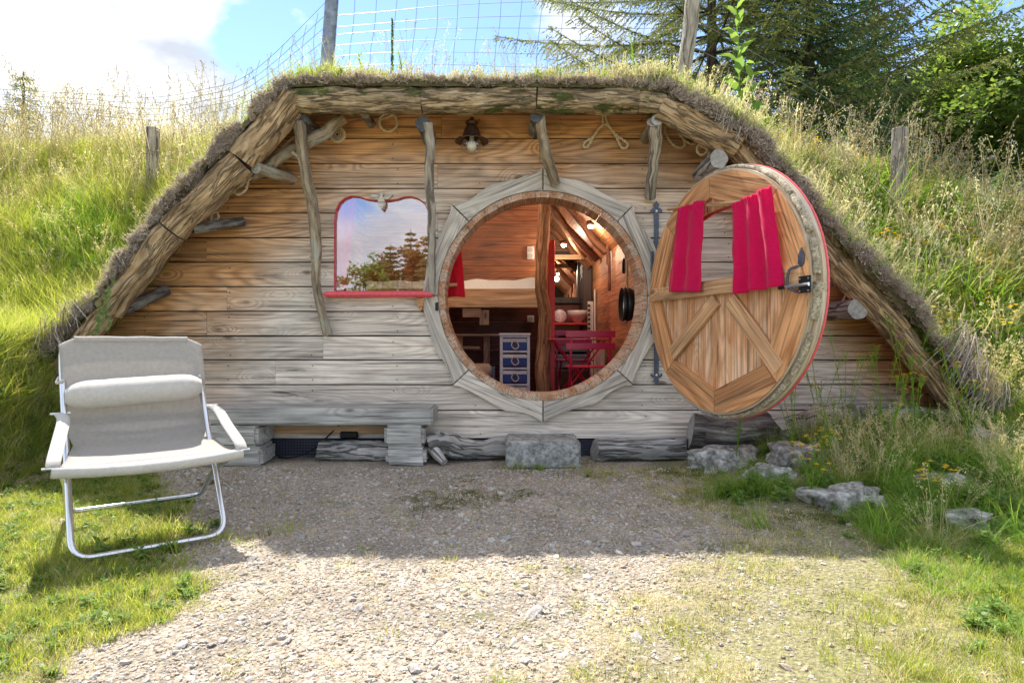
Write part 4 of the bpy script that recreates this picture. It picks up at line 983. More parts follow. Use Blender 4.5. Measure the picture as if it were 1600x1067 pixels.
v, f = lathe([(.062, 0), (.062, .010), (.050, .014), (.042, .008)]); mesh_obj('vent_rim', [(x, -z, y) for x, y, z in v], f, simple('cream_plastic', (.66, .52, .33), .5), vt, smooth=True)
mb = MB().prism([(.043*math.cos(a), .043*math.sin(a)) for a in np.linspace(0, 2*math.pi, 24, endpoint=False)], -.006, -.001, mi=1)
for r_ in (.036, .025, .014): mb.tube([(r_*math.cos(a), -.009, r_*math.sin(a)) for a in np.linspace(0, 2*math.pi, 24, endpoint=False)], .0035, 6, closed=True)
mb.build('vent_grille', [bpy.data.materials['cream_plastic'], M_rust], vt)
lp = thing('wall_lamp', 'bell shaped rusty metal lamp with a clear glass globe above the window and doorway', 'lamp', loc=(W(739), -.13, Zw(225)))
v, f = lathe([(.006, .150), (.012, .148), (.014, .138), (.008, .132), (.030, .125), (.044, .118), (.046, .105), (.034, .098), (.036, .09), (.054, .055), (.064, .02), (.070, .005), (.118, -.018), (.121, -.026), (.112, -.024), (.064, -.006), (.05, .0)]); mesh_obj('lamp_shade', v, f, M_rust, lp, smooth=True)
m = bpy.data.materials.new('clear_glass'); m.use_nodes = True; nt = m.node_tree; nt.nodes.clear(); l = nt.links.new
g_ = N(nt, 'ShaderNodeBsdfGlossy', i_Roughness=.03); t_ = N(nt, 'ShaderNodeBsdfTransparent'); t_.inputs[0].default_value = (.95, .93, .88, 1); fr = N(nt, 'ShaderNodeLayerWeight', i_Blend=.35); mx = N(nt, 'ShaderNodeMixShader'); l(math_(nt, 'MULTIPLY_ADD', fr.outputs['Facing'], .7, .06), mx.inputs[0]); l(t_.outputs[0], mx.inputs[1]); l(g_.outputs[0], mx.inputs[2]); o = N(nt, 'ShaderNodeOutputMaterial'); l(mx.outputs[0], o.inputs[0]); M_clear = m
v, f = lathe([(.040, -.012)]+[(.078*math.cos(a), -.055+.060*math.sin(a)) for a in np.linspace(R(42), R(-90), 14)]); mesh_obj('glass_globe', v, f, M_clear, lp, smooth=True)
v, f = lathe([(.016, .01), (.018, -.02), (.033, -.045), (.036, -.065), (.025, -.085), (.001, -.094)]); mesh_obj('bulb', v, f, simple('frosted_bulb', (.85, .84, .78), .3), lp, smooth=True)
MB().tube(polyline([(0, 0, .10), (0, .05, .145), (0, .115, .12), (0, .125, .10)], 12), .009, 8).tube([(0, .115, .10), (0, .128, .10)], .035, 14).build('lamp_bracket', M_rust, lp, smooth=True)

# ------------------------------------------------------------------ bench, blocks, logs, rocks along the wall
be = thing('bench_plank', 'thick weathered grey timber slab laid as a bench under the window', 'bench', loc=(W(500), -.16, .336))
def rough_box(d, seed=0, amp=.008, cut=6, axis=0, bev=.012, nf=6):
    bm = bmesh.new(); bmesh.ops.create_cube(bm, size=1); bmesh.ops.bevel(bm, geom=bm.edges[:], offset=bev/min(d), segments=1, affect='EDGES')
    bm.free(); bm = bmesh.new(); bmesh.ops.create_cube(bm, size=1)
    for q in bm.verts: q.co = Vector((q.co.x*d[0], q.co.y*d[1], q.co.z*d[2]))
    bmesh.ops.bevel(bm, geom=bm.edges[:], offset=bev, segments=2, affect='EDGES')
    bmesh.ops.subdivide_edges(bm, edges=[e for e in bm.edges if e.calc_length() > .06], cuts=cut, use_grid_fill=True)
    for q in bm.verts:
        c = q.co.copy(); n = Vector((mn.noise(c*nf+Vector((seed, 0, 0))), mn.noise(c*nf+Vector((0, seed, 7))), mn.noise(c*nf+Vector((3, 0, seed)))))
        q.co += n*amp+n*amp*.5*mn.noise(c*nf*4)
    bm.verts.index_update(); v = [q.co.copy() for q in bm.verts]; f = [tuple(x.index for x in p.verts) for p in bm.faces]; bm.free()
    mb = MB(); mb.add(v, f, [(p.z, p.y, p.x) for p in v] if axis == 0 else v); return mb
M_slab = wood('weathered_slab', (.5, .45, .39), (.26, .22, .18), grey=((.58, .56, .52), (.33, .31, .29)), weather=.8, ringf=22)
rough_box((1.74, .30, .115), 3, .006, cut=14).build('bench_slab', M_slab, be, smooth=True)
def block(cx, y, z0, d, label, seed, rz=0.0, mat=M_slab, name='timber_block', cat='block', group='blocks stacked under the bench'):
    o = rough_box(d, seed, .010, cut=4, bev=.022).build(name, mat, smooth=True); o.location = (cx, y, z0+d[2]/2); o.rotation_euler = (0, 0, rz); setp(o, label, cat, group); return o
block(-.73, -.19, .005, (.28, .27, .125), 'lower grey block of the stack at the right end of the bench', 1, .03)
block(-.735, -.19, .131, (.27, .26, .145), 'upper grey block of the stack at the right end of the bench', 2, -.03)
block(-1.92, -.20, .0, (.42, .30, .13), 'lower grey block of the stack behind the folding chair', 3, .05)
block(-1.94, -.19, .131, (.42, .28, .145), 'upper grey block of the stack behind the folding chair', 4, -.04)
sb = rough_box((.50, .37, .185), 9, .007, cut=8, bev=.012).build('stone_step', M_block, smooth=True); sb.location = (P(849, 0, -.4).x, -.225, .088); setp(sb, 'rectangular grey stone step below the round doorway', 'stone step')
def ground_log(a, b_, r, label, seed, mat=M_grlog, name='log', taper=1.0, rough=.16, ctrl=None, grp='logs lying along the foot of the wall', ends=M_cut, stubs=(), seg=22, flat=1.0):
    pts = polyline(ctrl if ctrl else [a, b_], 24, .01, seed); rr = [r*lerp(1, taper, i/23)*(1+.06*mn.noise(Vector((i*.3, seed, 0)))) for i in range(24)]
    mb = MB().tube(pts, rr, seg, rough=rough, nf=9, capmi=1, seed=seed, ridge=.12, flat=flat)
    for q, d, lg, r2 in stubs: mb.tube([Vector(q), Vector(q)+Vector(d)*lg*.5, Vector(q)+Vector(d)*lg], [r2, r2*.9, r2*.6], 12, rough=.2, capmi=1, seed=seed+1)
    o = mb.build(name, [mat, ends], smooth=True); return setp(o, label, 'log', grp)
ground_log((P(497, 0, -.13).x, -.13, .075), (P(604, 0, -.13).x, -.13, .062), .072, 'pale grey log lying under the bench', 11)
ground_log(None, None, .085, 'gnarled grey driftwood root between the bench and the stone step', 12, ctrl=[(P(672, 0, -.15).x, -.18, .12), (P(695, 0, -.15).x, -.14, .125), (P(730, 0, -.15).x, -.12, .085), (P(790, 0, -.15).x, -.11, .085)], taper=.72, rough=.42, name='driftwood_root', stubs=[((-.50, -.15, .15), (-.3, -.5, .5), .10, .05), ((-.56, -.2, .1), (.6, -.6, -.5), .16, .045)])
ground_log((P(929, 0, -.13).x, -.13, .075), (P(1074, 0, -.13).x, -.13, .082), .078, 'straight grey log right of the stone step', 13)
ground_log(None, None, .125, 'thick dark barked log end below the open round door', 14, ctrl=[(P(1082, 0, -.2).x, -.15, .215), (P(1140, 0, -.2).x, -.17, .20), (P(1208, 0, -.2).x, -.17, .22)], mat=M_dklog, taper=1.05, rough=.2)
ground_log(None, None, .105, 'cracked grey trunk piece rising behind the yellow flowers', 15, ctrl=[(P(1212, 0, -.2).x, -.22, .20), (P(1260, 0, -.2).x, -.20, .26), (P(1328, 0, -.2).x, -.18, .335)], taper=.85)
ground_log(None, None, .085, 'long grey driftwood beam at the right foot of the wall', 16, ctrl=[(P(1326, 0, -.2).x, -.22, .33), (P(1400, 0, -.2).x, -.24, .325), (P(1480, 0, -.25).x, -.28, .30)], taper=.9, mat=M_grlog, rough=.3)
ground_log(None, None, .05, 'thin grey driftwood beam below the long one at the right foot of the wall', 17, ctrl=[(P(1325, 0, -.25).x, -.33, .235), (P(1400, 0, -.25).x, -.35, .235), (P(1478, 0, -.3).x, -.38, .20)], taper=.9, mat=M_grlog)
def rock(loc, d, label, seed, rz=0.0, sub=4, grp='rocks beside the gravel'):
    bm = bmesh.new(); bmesh.ops.create_icosphere(bm, subdivisions=sub, radius=1)
    for q in bm.verts:
        c = q.co.copy(); n = mn.noise(c*1.3+Vector((seed, 0, 0)))*.42+mn.noise(c*3.1+Vector((0, seed, 0)))*.22+mn.noise(c*7+Vector((0, 0, seed)))*.10+mn.noise(c*15+Vector((0, 0, seed)))*.05
        c2 = Vector((max(-.82, min(.82, c.x)), max(-.82, min(.82, c.y)), max(-.8, min(.74, c.z))))
        q.co = c2*(1+n); q.co = Vector((q.co.x*d[0], q.co.y*d[1], q.co.z*d[2]))
    me = bpy.data.meshes.new('rock'); bm.to_mesh(me); bm.free(); me.materials.append(M_stone); me.polygons.foreach_set('use_smooth', np.ones(len(me.polygons), bool))
    o = link('rock', me); o.location = loc; o.rotation_euler = (0, 0, rz); return setp(o, label, 'rock', grp)
rock((1.39, -.50, .04), (.25, .18, .155), 'large pitted grey rock under the thick dark log', 1, .2)
rock((1.50, -.92, .05), (.16, .11, .10), 'small jagged grey rock in front of the large pitted rock', 2, -.2)
rock((1.68, -1.42, .035), (.22, .13, .11), 'broad flat grey rock half sunk in the grass bank', 3, .1)
rock((1.74, -.72, .14), (.20, .14, .10), 'mossy grey rock between the dark log and the flowers', 4, .5)
rock((2.22, -1.30, .10), (.18, .11, .07), 'pale sunlit rock at the right edge of the grass bank', 5, .4)
rock((3.0, -.70, .22), (.22, .13, .10), 'pale sunlit rock poking out of the right hillside', 6, .2)
rock((2.05, -1.72, .06), (.13, .09, .04), 'small pale flat stone low on the grass bank', 7, .7)
cbl = thing('cable', 'black power cable with an inline box running under the bench', 'cable')
MB().tube(polyline([(W(530), -.01, Zw(664)), (W(518), -.02, Zw(676)), (W(500), -.06, .09), (W(478), -.10, .03), (W(458), -.10, .014), (W(440), -.06, .012)], 26), .006, 6).build('cable_run', M_black, cbl, smooth=True)
MB().box((W(547), -.02, Zw(678)), (.13, .04, .05), bev=.008).build('inline_box', M_black, cbl)
ws = MB().box((W(530), -.012, Zw(671)), (1.3, .014, .055)).build('foot_board', M_pale, cabin)
ca2 = MB().tube(polyline([(W(668), -.25, .03), (W(690), -.27, .02), (W(715), -.22, .012), (W(760), -.16, .01)], 20), .005, 6).build('thin_black_cable', M_black, smooth=True); setp(ca2, 'thin black cable on the gravel below the driftwood root', 'cable')

# ------------------------------------------------------------------ folding lounge chair
u_ = Vector((math.cos(R(36)), math.sin(R(36)), 0)); f_ = Vector((math.sin(R(36)), -math.cos(R(36)), 0))
A0 = Vector((-1.645, -2.17, 0)); B0 = A0+u_*.53; mid = (A0+B0)/2-f_*.38
ch = thing('folding_chair', 'cream canvas folding lounge chair with an aluminium tube frame on the grass edge', 'chair', loc=(mid.x, mid.y, .014), rz=R(36))
# local frame: x = width (right), -y = forward
HWc = .265
def rc(p_list, rad, n=6):                 # rounded corners
    out = [Vector(p_list[0])]
    for i in range(1, len(p_list)-1):
        a, b_, c = Vector(p_list[i-1]), Vector(p_list[i]), Vector(p_list[i+1]); d1 = (a-b_).normalized(); d2 = (c-b_).normalized()
        p0, p1 = b_+d1*rad, b_+d2*rad
        for k in range(n+1): t = k/n; out.append((p0*(1-t)+b_*t)*(1-t)+(b_*(1-t)+p1*t)*t)
    out.append(Vector(p_list[-1])); return out
tz = .018
fr_, bk_ = -.38, .42
topw = .268; topy = .16; topz = .835; tsh = -.035
front = rc([(-topw+tsh, topy, topz), (-HWc, fr_, tz), (HWc, fr_, tz), (topw+tsh, topy, topz)], .075)
top = rc([(topw+tsh, topy, topz-.12), (topw+tsh, topy+.02, topz), (-topw+tsh, topy+.02, topz), (-topw+tsh, topy, topz-.12)], .06)
loop = [Vector((-topw+tsh, topy-.0, topz-.12))]+front[1:-1]+[Vector((topw+tsh, topy, topz-.12))]+top[1:-1]
MB().tube(loop, .0125, 10, closed=True).build('back_frame', M_alu, ch, smooth=True)
SW = .325; sz_ = .355; syf = fr_-.02
rear = rc([(-SW+.03, syf+.03, sz_-.005), (-HWc-.022, .02, .22), (-HWc-.022, bk_, tz), (HWc+.022, bk_, tz), (HWc+.022, .02, .22), (SW-.03, syf+.03, sz_-.005)], .06)
MB().tube(rear, .0125, 10).build('seat_frame', M_alu, ch, smooth=True)
MB().tube([(-SW, syf, sz_), (SW, syf, sz_)], .012, 10).build('front_bar', M_alu, ch, smooth=True)
# canvas sling, slack between top bar and front bar
nu, nv = 22, 60; v = []
prof = polyline([(0, topy+.012, topz+.014), (0, topy-.034, topz-.10), (0, topy-.072, topz-.30), (0, topy-.105, .47), (0, .0, .412), (0, -.12, .385), (0, -.27, .368), (0, syf, sz_+.013)], nv)
for j, p in enumerate(prof):
    t = j/(nv-1); hw = np.interp(t, [0, .05, .45, .62, .85, 1], [.225, .283, .278, .262, .285, .325]); sh_ = lerp(tsh, 0, min(1, t*1.6))
    for i in range(nu):
        s = -1+2*i/(nu-1); sag = (1-s*s)*.022*math.sin(math.pi*min(1, t*1.02))
        v.append((s*hw+sh_, p.y+sag*(.7 if t < .5 else .1), p.z-sag*(0.0 if t < .45 else .9)-(.018*(1-s*s) if t > .95 else 0)+.002*mn.noise(Vector((s*3, t*9, 0)))))
f = [(j*nu+i, j*nu+i+1, (j+1)*nu+i+1, (j+1)*nu+i) for j in range(nv-1) for i in range(nu-1)]
o = mesh_obj('canvas_seat', v, f, M_canvas, ch, smooth=True); sm = o.modifiers.new('s', 'SOLIDIFY'); sm.thickness = .003
# hem rolls
MB().tube([Vector(v[i])+Vector((0, 0, -.004)) for i in range(nu)], .015, 8).build('top_hem', M_canvas, ch, smooth=True)
MB().tube([Vector(v[(nv-1)*nu+i])+Vector((0, -.004, -.010)) for i in range(nu)], .022, 12, rough=.04).build('front_hem', M_pad, ch, smooth=True)
# head cushion
n_ = 26; cp = []; rr = []
for i in range(n_):
    s = -1+2*i/(n_-1); cp.append(Vector((s*.262+tsh*.8, topy-.125+.01*(1-s*s), .612+.012*s))); rr.append(.074*(1-abs(s)**9*.55)*(1+.04*mn.noise(Vector((i*.4, 1, 1)))))
o = MB().tube(cp, rr, 18, rough=.05, nf=5, flat=.85, seed=5).build('head_cushion', M_pad, ch, smooth=True)
for sx in (-1, 1): MB().tube(polyline([(sx*.262+tsh, topy-.07, .665), (sx*.285+tsh, topy-.04, .655), (sx*.278+tsh, topy-.02, .68)], 8), .006, 6).build('cushion_tie', M_pad, ch, smooth=True)
# fabric armrests
for sx in (-1, 1):
    ay, az = .01, .525
    pr = polyline([(sx*.285+tsh*.6, ay, az), (sx*.294, ay-.05, az-.022), (sx*.304, (ay+syf)/2, (az+sz_)/2+.012), (sx*.316, syf+.03, sz_+.045), (sx*.32, syf-.005, sz_+.018)], 16); v = []
    for q in pr:
        for d in (-.021, -.007, .007, .021): v.append((q.x+d, q.y, q.z+(.004 if abs(d) < .02 else 0)))
    f = [(j*4+i, j*4+i+1, (j+1)*4+i+1, (j+1)*4+i) for j in range(15) for i in range(3)]
    o = mesh_obj('armrest', v, f, M_pad, ch, smooth=True); sm = o.modifiers.new('s', 'SOLIDIFY'); sm.thickness = .008
    MB().tube([(sx*.285+tsh*.6-.035, ay+.004, az+.006), (sx*.285+tsh*.6+.035, ay+.004, az+.006)], .006, 6).build('arm_loop', M_alu, o, smooth=True)
    MB().tube([(sx*.32-.033, syf-.006, sz_+.018), (sx*.32+.033, syf-.006, sz_+.018)], .006, 6).build('arm_loop', M_alu, o, smooth=True)
# ------------------------------------------------------------------ plant building blocks
M_grass = leafmat('meadow_grass', [(.19, .27, .035), (.29, .36, .05), (.39, .40, .10), (.22, .31, .045), (.58, .52, .26)], .55)
M_lush = leafmat('lush_grass', [(.12, .25, .035), (.18, .33, .05), (.28, .38, .08)], .55)
M_dry = leafmat('dry_grass', [(.62, .53, .34), (.72, .64, .48), (.50, .43, .24), (.55, .54, .30)], .4, .7, .1)
M_stalk = leafmat('weathered_stalks', [(.34, .28, .18), (.46, .38, .26), (.26, .22, .13)], .25, .8, .05)
M_seed = leafmat('pale_seed_heads', [(.72, .68, .60), (.62, .54, .50), (.46, .46, .28), (.80, .76, .70)], .4, .8, .05)
M_heath = leafmat('dead_heather', [(.18, .13, .12), (.42, .36, .37), (.72, .66, .67), (.55, .48, .44), (.14, .09, .07)], .3, .9, .05)
M_weed = leafmat('weed_leaves', [(.10, .20, .04), (.16, .27, .06), (.25, .33, .08), (.13, .22, .07)], .45, .5, .3)
M_moss = leafmat('moss_and_turf', [(.08, .11, .02), (.13, .15, .035), (.20, .19, .06)], .35, .9, .05)
M_yel = leafmat('yellow_petals', [(.80, .50, .02), (.85, .60, .04)], .35, .6, .1)
M_spr = leafmat('spruce_needles', [(.035, .085, .048), (.06, .13, .06), (.09, .17, .065), (.12, .17, .05)], .35, .5, .3)
M_ced = leafmat('cedar_needles', [(.09, .13, .05), (.15, .18, .07), (.24, .24, .09), (.08, .12, .06)], .4, .6, .2)
M_leaf = leafmat('broad_leaves', [(.08, .15, .035), (.13, .21, .05), (.19, .27, .07), (.28, .33, .10)], .5, .4, .4)
M_leafd = leafmat('dark_broad_leaves', [(.045, .11, .045), (.07, .15, .05), (.13, .20, .06)], .45, .4, .4)
M_bush = leafmat('light_bush_leaves', [(.12, .18, .04), (.17, .23, .06), (.23, .25, .08)], .5, .5, .3)
M_autumn = leafmat('reddish_leaves', [(.22, .11, .04), (.28, .15, .06), (.14, .12, .04)], .4, .5, .3)

class PB:                                  # numpy plant builder, with a per-vertex shade value
    def __init__(s): s.V = []; s.F3 = []; s.F4 = []; s.sh = []; s.n = 0
    def blade(s, base, dirn, h, w_, bend, side, seg=3, shade=0.0, tip=.05):
        base = np.asarray(base, float); d = np.asarray(dirn, float); sd = np.asarray(side, float); v = []
        for i in range(seg+1):
            t = i/seg; c = base+np.array([0, 0, 1])*h*(t-.35*bend*t*t)+d*h*bend*t*t
            ww = w_*(1-t*(1-tip))*(.75 if i == 0 else 1)
            v += [c-sd*ww/2, c+sd*ww/2]
        b_ = s.n; s.V += v; s.n += len(v); s.sh += [shade]*len(v)
        for i in range(seg): s.F4.append((b_+2*i, b_+2*i+1, b_+2*i+3, b_+2*i+2))
    def quad(s, c, a, b_, shade=0.0):      # leaf shaped as a rhombus with axes a (long), b (short)
        i = s.n; c = np.asarray(c, float); s.V += [c-a, c+b_*1.0-a*.1, c+a, c-b_*1.0-a*.1]; s.n += 4; s.sh += [shade]*4; s.F4.append((i, i+1, i+2, i+3))
    def stem(s, pts, r, shade=0.0):
        for k in range(2):
            sd = np.array([r, 0, 0]) if k == 0 else np.array([0, r, 0])
            b_ = s.n
            for p in pts: s.V += [np.asarray(p, float)-sd, np.asarray(p, float)+sd]
            s.n += 2*len(pts); s.sh += [shade]*2*len(pts)
            for i in range(len(pts)-1): s.F4.append((b_+2*i, b_+2*i+1, b_+2*i+3, b_+2*i+2))
    def mesh(s, name, mat):
        me = fast_mesh(name, np.array(s.V), np.array(s.F4, np.int32), mat, smooth=False)
        a = me.attributes.new('shade', 'FLOAT', 'POINT'); a.data.foreach_set('value', np.array(s.sh, np.float32)); return me
    def proto(s, name, mat): return bpy.data.objects.new(name, s.mesh(name, mat))
def U(a, b_): return rng.uniform(a, b_)
def ang2(a): return np.array([math.cos(a), math.sin(a), 0.0])
def leafcloud(cent, spread, n, size, asp=.5, flat=.6, shade_rng=(0, .99), up=None):
    """n leaf rhombi round each centre; returns V (4m,3), F, shade"""
    cent = np.repeat(np.asarray(cent, float), n, 0); m_ = len(cent)
    off = rng.normal(size=(m_, 3)); off /= np.maximum(.001, np.linalg.norm(off, axis=1, keepdims=True)); off *= rng.uniform(.1, 1, (m_, 1))**.5
    c = cent+off*np.asarray(spread); a = rng.normal(size=(m_, 3)); a[:, 2] *= flat; a /= np.linalg.norm(a, axis=1, keepdims=True)
    b_ = np.cross(a, rng.normal(size=(m_, 3))*np.array([.5, .5, 1.0])+np.array([0, 0, .8])); b_ /= np.maximum(.001, np.linalg.norm(b_, axis=1, keepdims=True))
    sz = size*rng.uniform(.6, 1.25, (m_, 1)); a *= sz; b_ *= sz*asp
    V = np.stack([c-a, c+b_-a*.1, c+a, c-b_-a*.1], 1).reshape(-1, 3); F = np.arange(4*m_, dtype=np.int32).reshape(-1, 4)
    sh = np.repeat(rng.uniform(*shade_rng, m_), 4); return V, F, sh
def cloud_mesh(name, parts, mat):
    V = np.concatenate([p[0] for p in parts]); sh = np.concatenate([p[2] for p in parts]); F = []; o = 0
    for p in parts: F.append(p[1]+o); o += len(p[0])
    me = fast_mesh(name, V, np.concatenate(F), mat); a = me.attributes.new('shade', 'FLOAT', 'POINT'); a.data.foreach_set('value', sh.astype(np.float32)); return me

def P_grass(name, n, h, rad, w_, mat, bend=(.1, .8), seg=3):
    p = PB()
    for _ in range(n):
        r_ = rad*math.sqrt(U(0, 1)); a = U(0, 6.28); d = ang2(a+U(-1.2, 1.2)); sd = np.cross(d, [0, 0, 1]) if U(0, 1) < .5 else ang2(U(0, 6.28))
        p.blade(ang2(a)*r_, d, h*U(.5, 1.1), w_*U(.6, 1.3), U(*bend), sd, seg, U(0, .99))
    return p.proto(name, mat)
def P_stalk(name, n, h, rad, mat, head=.10, hw=.012, bend=(.05, .35)):
    p = PB()
    for _ in range(n):
        a = U(0, 6.28); b0 = ang2(a)*rad*U(0, 1); d = ang2(U(0, 6.28)); hh = h*U(.6, 1.1); bd = U(*bend)
        pts = [b0+np.array([0, 0, 1])*hh*(t-.3*bd*t*t)+d*hh*bd*t*t for t in np.linspace(0, 1, 6)]; s0 = U(0, .99); p.stem(pts, .0011, s0)
        tip = pts[-1]; ax = pts[-1]-pts[-2]; ax /= np.linalg.norm(ax)
        for k in range(16):
            t = U(0, 1); c = tip-ax*head*t; o = rng.normal(size=3)*hw*(.3+math.sin(t*3.1)); dd = ax*.7+rng.normal(size=3)*.45; dd /= np.linalg.norm(dd)
            sd = np.cross(dd, rng.normal(size=3)); sd /= np.linalg.norm(sd); p.quad(c+o, dd*.010, sd*.0035, U(0, .99))
    return p.proto(name, mat)
def P_weed(name, n, h, rad, leaf, mat, asp=.45):
    p = PB()
    for _ in range(n):
        a = U(0, 6.28); b0 = ang2(a)*rad*U(0, .6); d = ang2(a)*U(.1, .5); hh = h*U(.5, 1)
        pts = [b0+np.array([0, 0, hh*t])+d*hh*t*t for t in np.linspace(0, 1, 5)]; p.stem(pts, .0013, .1)
        for k in range(9):
            t = U(.15, 1); c = b0+np.array([0, 0, hh*t])+d*hh*t*t; la = U(0, 6.28); dd = ang2(la)+np.array([0, 0, U(-.3, .7)]); dd /= np.linalg.norm(dd)
            sd = np.cross(dd, [U(-.3, .3), U(-.3, .3), 1]); sd /= np.linalg.norm(sd); ls = leaf*U(.6, 1.2); p.quad(c+dd*ls, dd*ls, sd*ls*asp, U(0, .99))
    return p.proto(name, mat)
def P_heath(name, n, h, mat, spread=.55):
    p = PB()
    for _ in range(n):
        b0 = np.array([U(-.03, .03), U(-.02, .02), -.02]); d = ang2(U(0, 6.28))*U(0, spread); hh = h*U(.5, 1.1)
        pts = [b0+np.array([0, 0, hh*t])+d*hh*t for t in (0, .5, 1)]; p.stem(pts, .0016, U(0, .5))
        for k in range(7):
            t = U(.3, 1); c = b0+np.array([0, 0, hh*t])+d*hh*t; dd = rng.normal(size=3)+np.array([0, 0, .8]); dd /= np.linalg.norm(dd); sd = np.cross(dd, rng.normal(size=3)); sd /= np.linalg.norm(sd)
            p.quad(c, dd*.011, sd*.0032, U(.2, .99))
    return p.proto(name, mat)
def P_flower(name, n, h, rad):             # yellow heads only; stems come from the grass around
    p = PB()
    for _ in range(n):
        c = np.array([U(-rad, rad), U(-rad, rad), h*U(.7, 1.05)])
        for k in range(7):
            a = k*.9; dd = ang2(a)+np.array([0, 0, .25]); sd = ang2(a+1.57); p.quad(c+dd*.008, dd*.008, sd*.005, U(0, .9))
    return p.proto(name, M_yel)
def P_pebble(name, seed, mat):
    bm = bmesh.new(); bmesh.ops.create_icosphere(bm, subdivisions=1, radius=1)
    bmesh.ops.subdivide_edges(bm, edges=bm.edges[:], cuts=1) if False else None
    for q in bm.verts: q.co = q.co*(1+.35*mn.noise(q.co*1.4+Vector((seed, 0, 0))))*1.0; q.co.z *= .6; q.co.x *= 1.25
    me = bpy.data.meshes.new(name); bm.to_mesh(me); bm.free(); me.materials.append(mat); return bpy.data.objects.new(name, me)

# geometry nodes group that sets instances on the points of the object's own mesh
def make_scatter_group(coll):
    g = bpy.data.node_groups.new('scatter_'+coll.name, 'GeometryNodeTree')
    g.interface.new_socket('Geometry', in_out='INPUT', socket_type='NodeSocketGeometry'); g.interface.new_socket('Geometry', in_out='OUTPUT', socket_type='NodeSocketGeometry')
    gi = g.nodes.new('NodeGroupInput'); go = g.nodes.new('NodeGroupOutput'); ip = g.nodes.new('GeometryNodeInstanceOnPoints'); ci = g.nodes.new('GeometryNodeCollectionInfo')
    ci.inputs['Collection'].default_value = coll; ci.inputs['Separate Children'].default_value = True; ci.inputs['Reset Children'].default_value = True
    def na(nm, ty): n = g.nodes.new('GeometryNodeInputNamedAttribute'); n.data_type = ty; n.inputs[0].default_value = nm; return n.outputs[0]
    g.links.new(gi.outputs[0], ip.inputs['Points']); g.links.new(ci.outputs[0], ip.inputs['Instance']); ip.inputs['Pick Instance'].default_value = True
    g.links.new(na('idx', 'INT'), ip.inputs['Instance Index'])
    er = g.nodes.new('FunctionNodeEulerToRotation'); g.links.new(na('rot', 'FLOAT_VECTOR'), er.inputs[0]); g.links.new(er.outputs[0], ip.inputs['Rotation'])
    g.links.new(na('scl', 'FLOAT_VECTOR'), ip.inputs['Scale']); g.links.new(ip.outputs[0], go.inputs[0]); return g
PROTO = {}
def protos(key, objs):
    c = bpy.data.collections.new('proto_'+key)
    for i, o in enumerate(objs): o.name = '%02d_%s' % (i, o.name); c.objects.link(o)
    PROTO[key] = (make_scatter_group(c), len(objs))
def scatter(name, key, pts, rot, scl, label, cat, idx=None):
    pts = np.asarray(pts, np.float32); n = len(pts); g, k = PROTO[key]
    me = bpy.data.meshes.new(name); me.vertices.add(n); me.vertices.foreach_set('co', pts.ravel())
    a = me.attributes.new('rot', 'FLOAT_VECTOR', 'POINT'); a.data.foreach_set('vector', np.asarray(rot, np.float32).ravel())
    s_ = np.asarray(scl, np.float32); s_ = np.repeat(s_[:, None], 3, 1) if s_.ndim == 1 else s_
    a = me.attributes.new('scl', 'FLOAT_VECTOR', 'POINT'); a.data.foreach_set('vector', s_.ravel())
    a = me.attributes.new('idx', 'INT', 'POINT'); a.data.foreach_set('value', (rng.integers(0, k, n) if idx is None else idx).astype(np.int32))
    me.update(); o = link(name, me); md = o.modifiers.new('scatter', 'NODES'); md.node_group = g
    setp(o, label, cat, kind='stuff'); return o
def upright(n, tilt=.18):
    r_ = rng.normal(size=(n, 3))*tilt; r_[:, 2] = rng.uniform(0, 6.283, n); return r_
def sample(n, x0, x1, y0, y1, dens):
    x = rng.uniform(x0, x1, n); y = rng.uniform(y0, y1, n); k = rng.uniform(0, 1, n) < dens(x, y); return x[k], y[k]
def on(x, y, dz=0.0): return np.stack([x, y, Th(x, y)+dz], 1)

protos('turf', [P_grass('turf_tuft', 34, .07, .055, .0035, M_grass, (.2, 1.0)) for _ in range(4)]+[P_grass('turf_tuft', 26, .05, .05, .003, M_moss, (.2, 1.0)), P_weed('turf_weed', 7, .05, .05, .013, M_weed, .55), P_grass('turf_tuft', 22, .07, .055, .0028, M_dry, (.4, 1.2))])
protos('fineturf', [P_grass('fine_tuft', 30, .035, .045, .0022, M_grass, (.3, 1.1)), P_grass('fine_tuft', 24, .03, .045, .002, M_dry, (.5, 1.3)), P_grass('fine_tuft', 26, .03, .04, .0022, M_moss, (.3, 1.1)), P_grass('fine_tuft', 30, .04, .045, .0022, M_dry, (.5, 1.3))])
protos('moss', [P_grass('moss_tuft', 40, .014, .035, .0024, M_moss, (.3, 1.2), 2) for _ in range(3)])
protos('meadow', [P_grass('meadow_tuft', 36, .26, .09, .0052, M_grass, (.2, 1.0), 4) for _ in range(4)]+[P_grass('meadow_tuft', 34, .30, .08, .005, M_lush, (.3, 1.1), 4) for _ in range(2)]+[P_grass('meadow_tuft', 26, .26, .09, .004, M_dry, (.3, 1.2), 4), P_weed('meadow_weed', 9, .20, .08, .020, M_weed)])
protos('dry', [P_stalk('seed_stalk', 7, .50, .09, M_dry) for _ in range(3)]+[P_grass('dry_tuft', 30, .34, .09, .0032, M_dry, (.3, 1.2), 4) for _ in range(2)]+[P_stalk('seed_stalk', 6, .42, .10, M_seed, .07, .02)])
protos('stalk', [P_stalk('tall_stalk', 4, .75, .10, M_stalk, .14, .011) for _ in range(3)]+[P_stalk('tall_stalk', 3, .70, .10, M_seed, .10, .022) for _ in range(2)])
protos('lush', [P_grass('lush_tuft', 30, .30, .07, .0062, M_lush, (.4, 1.2), 5) for _ in range(3)]+[P_weed('lush_weed', 10, .16, .08, .024, M_weed) for _ in range(2)])
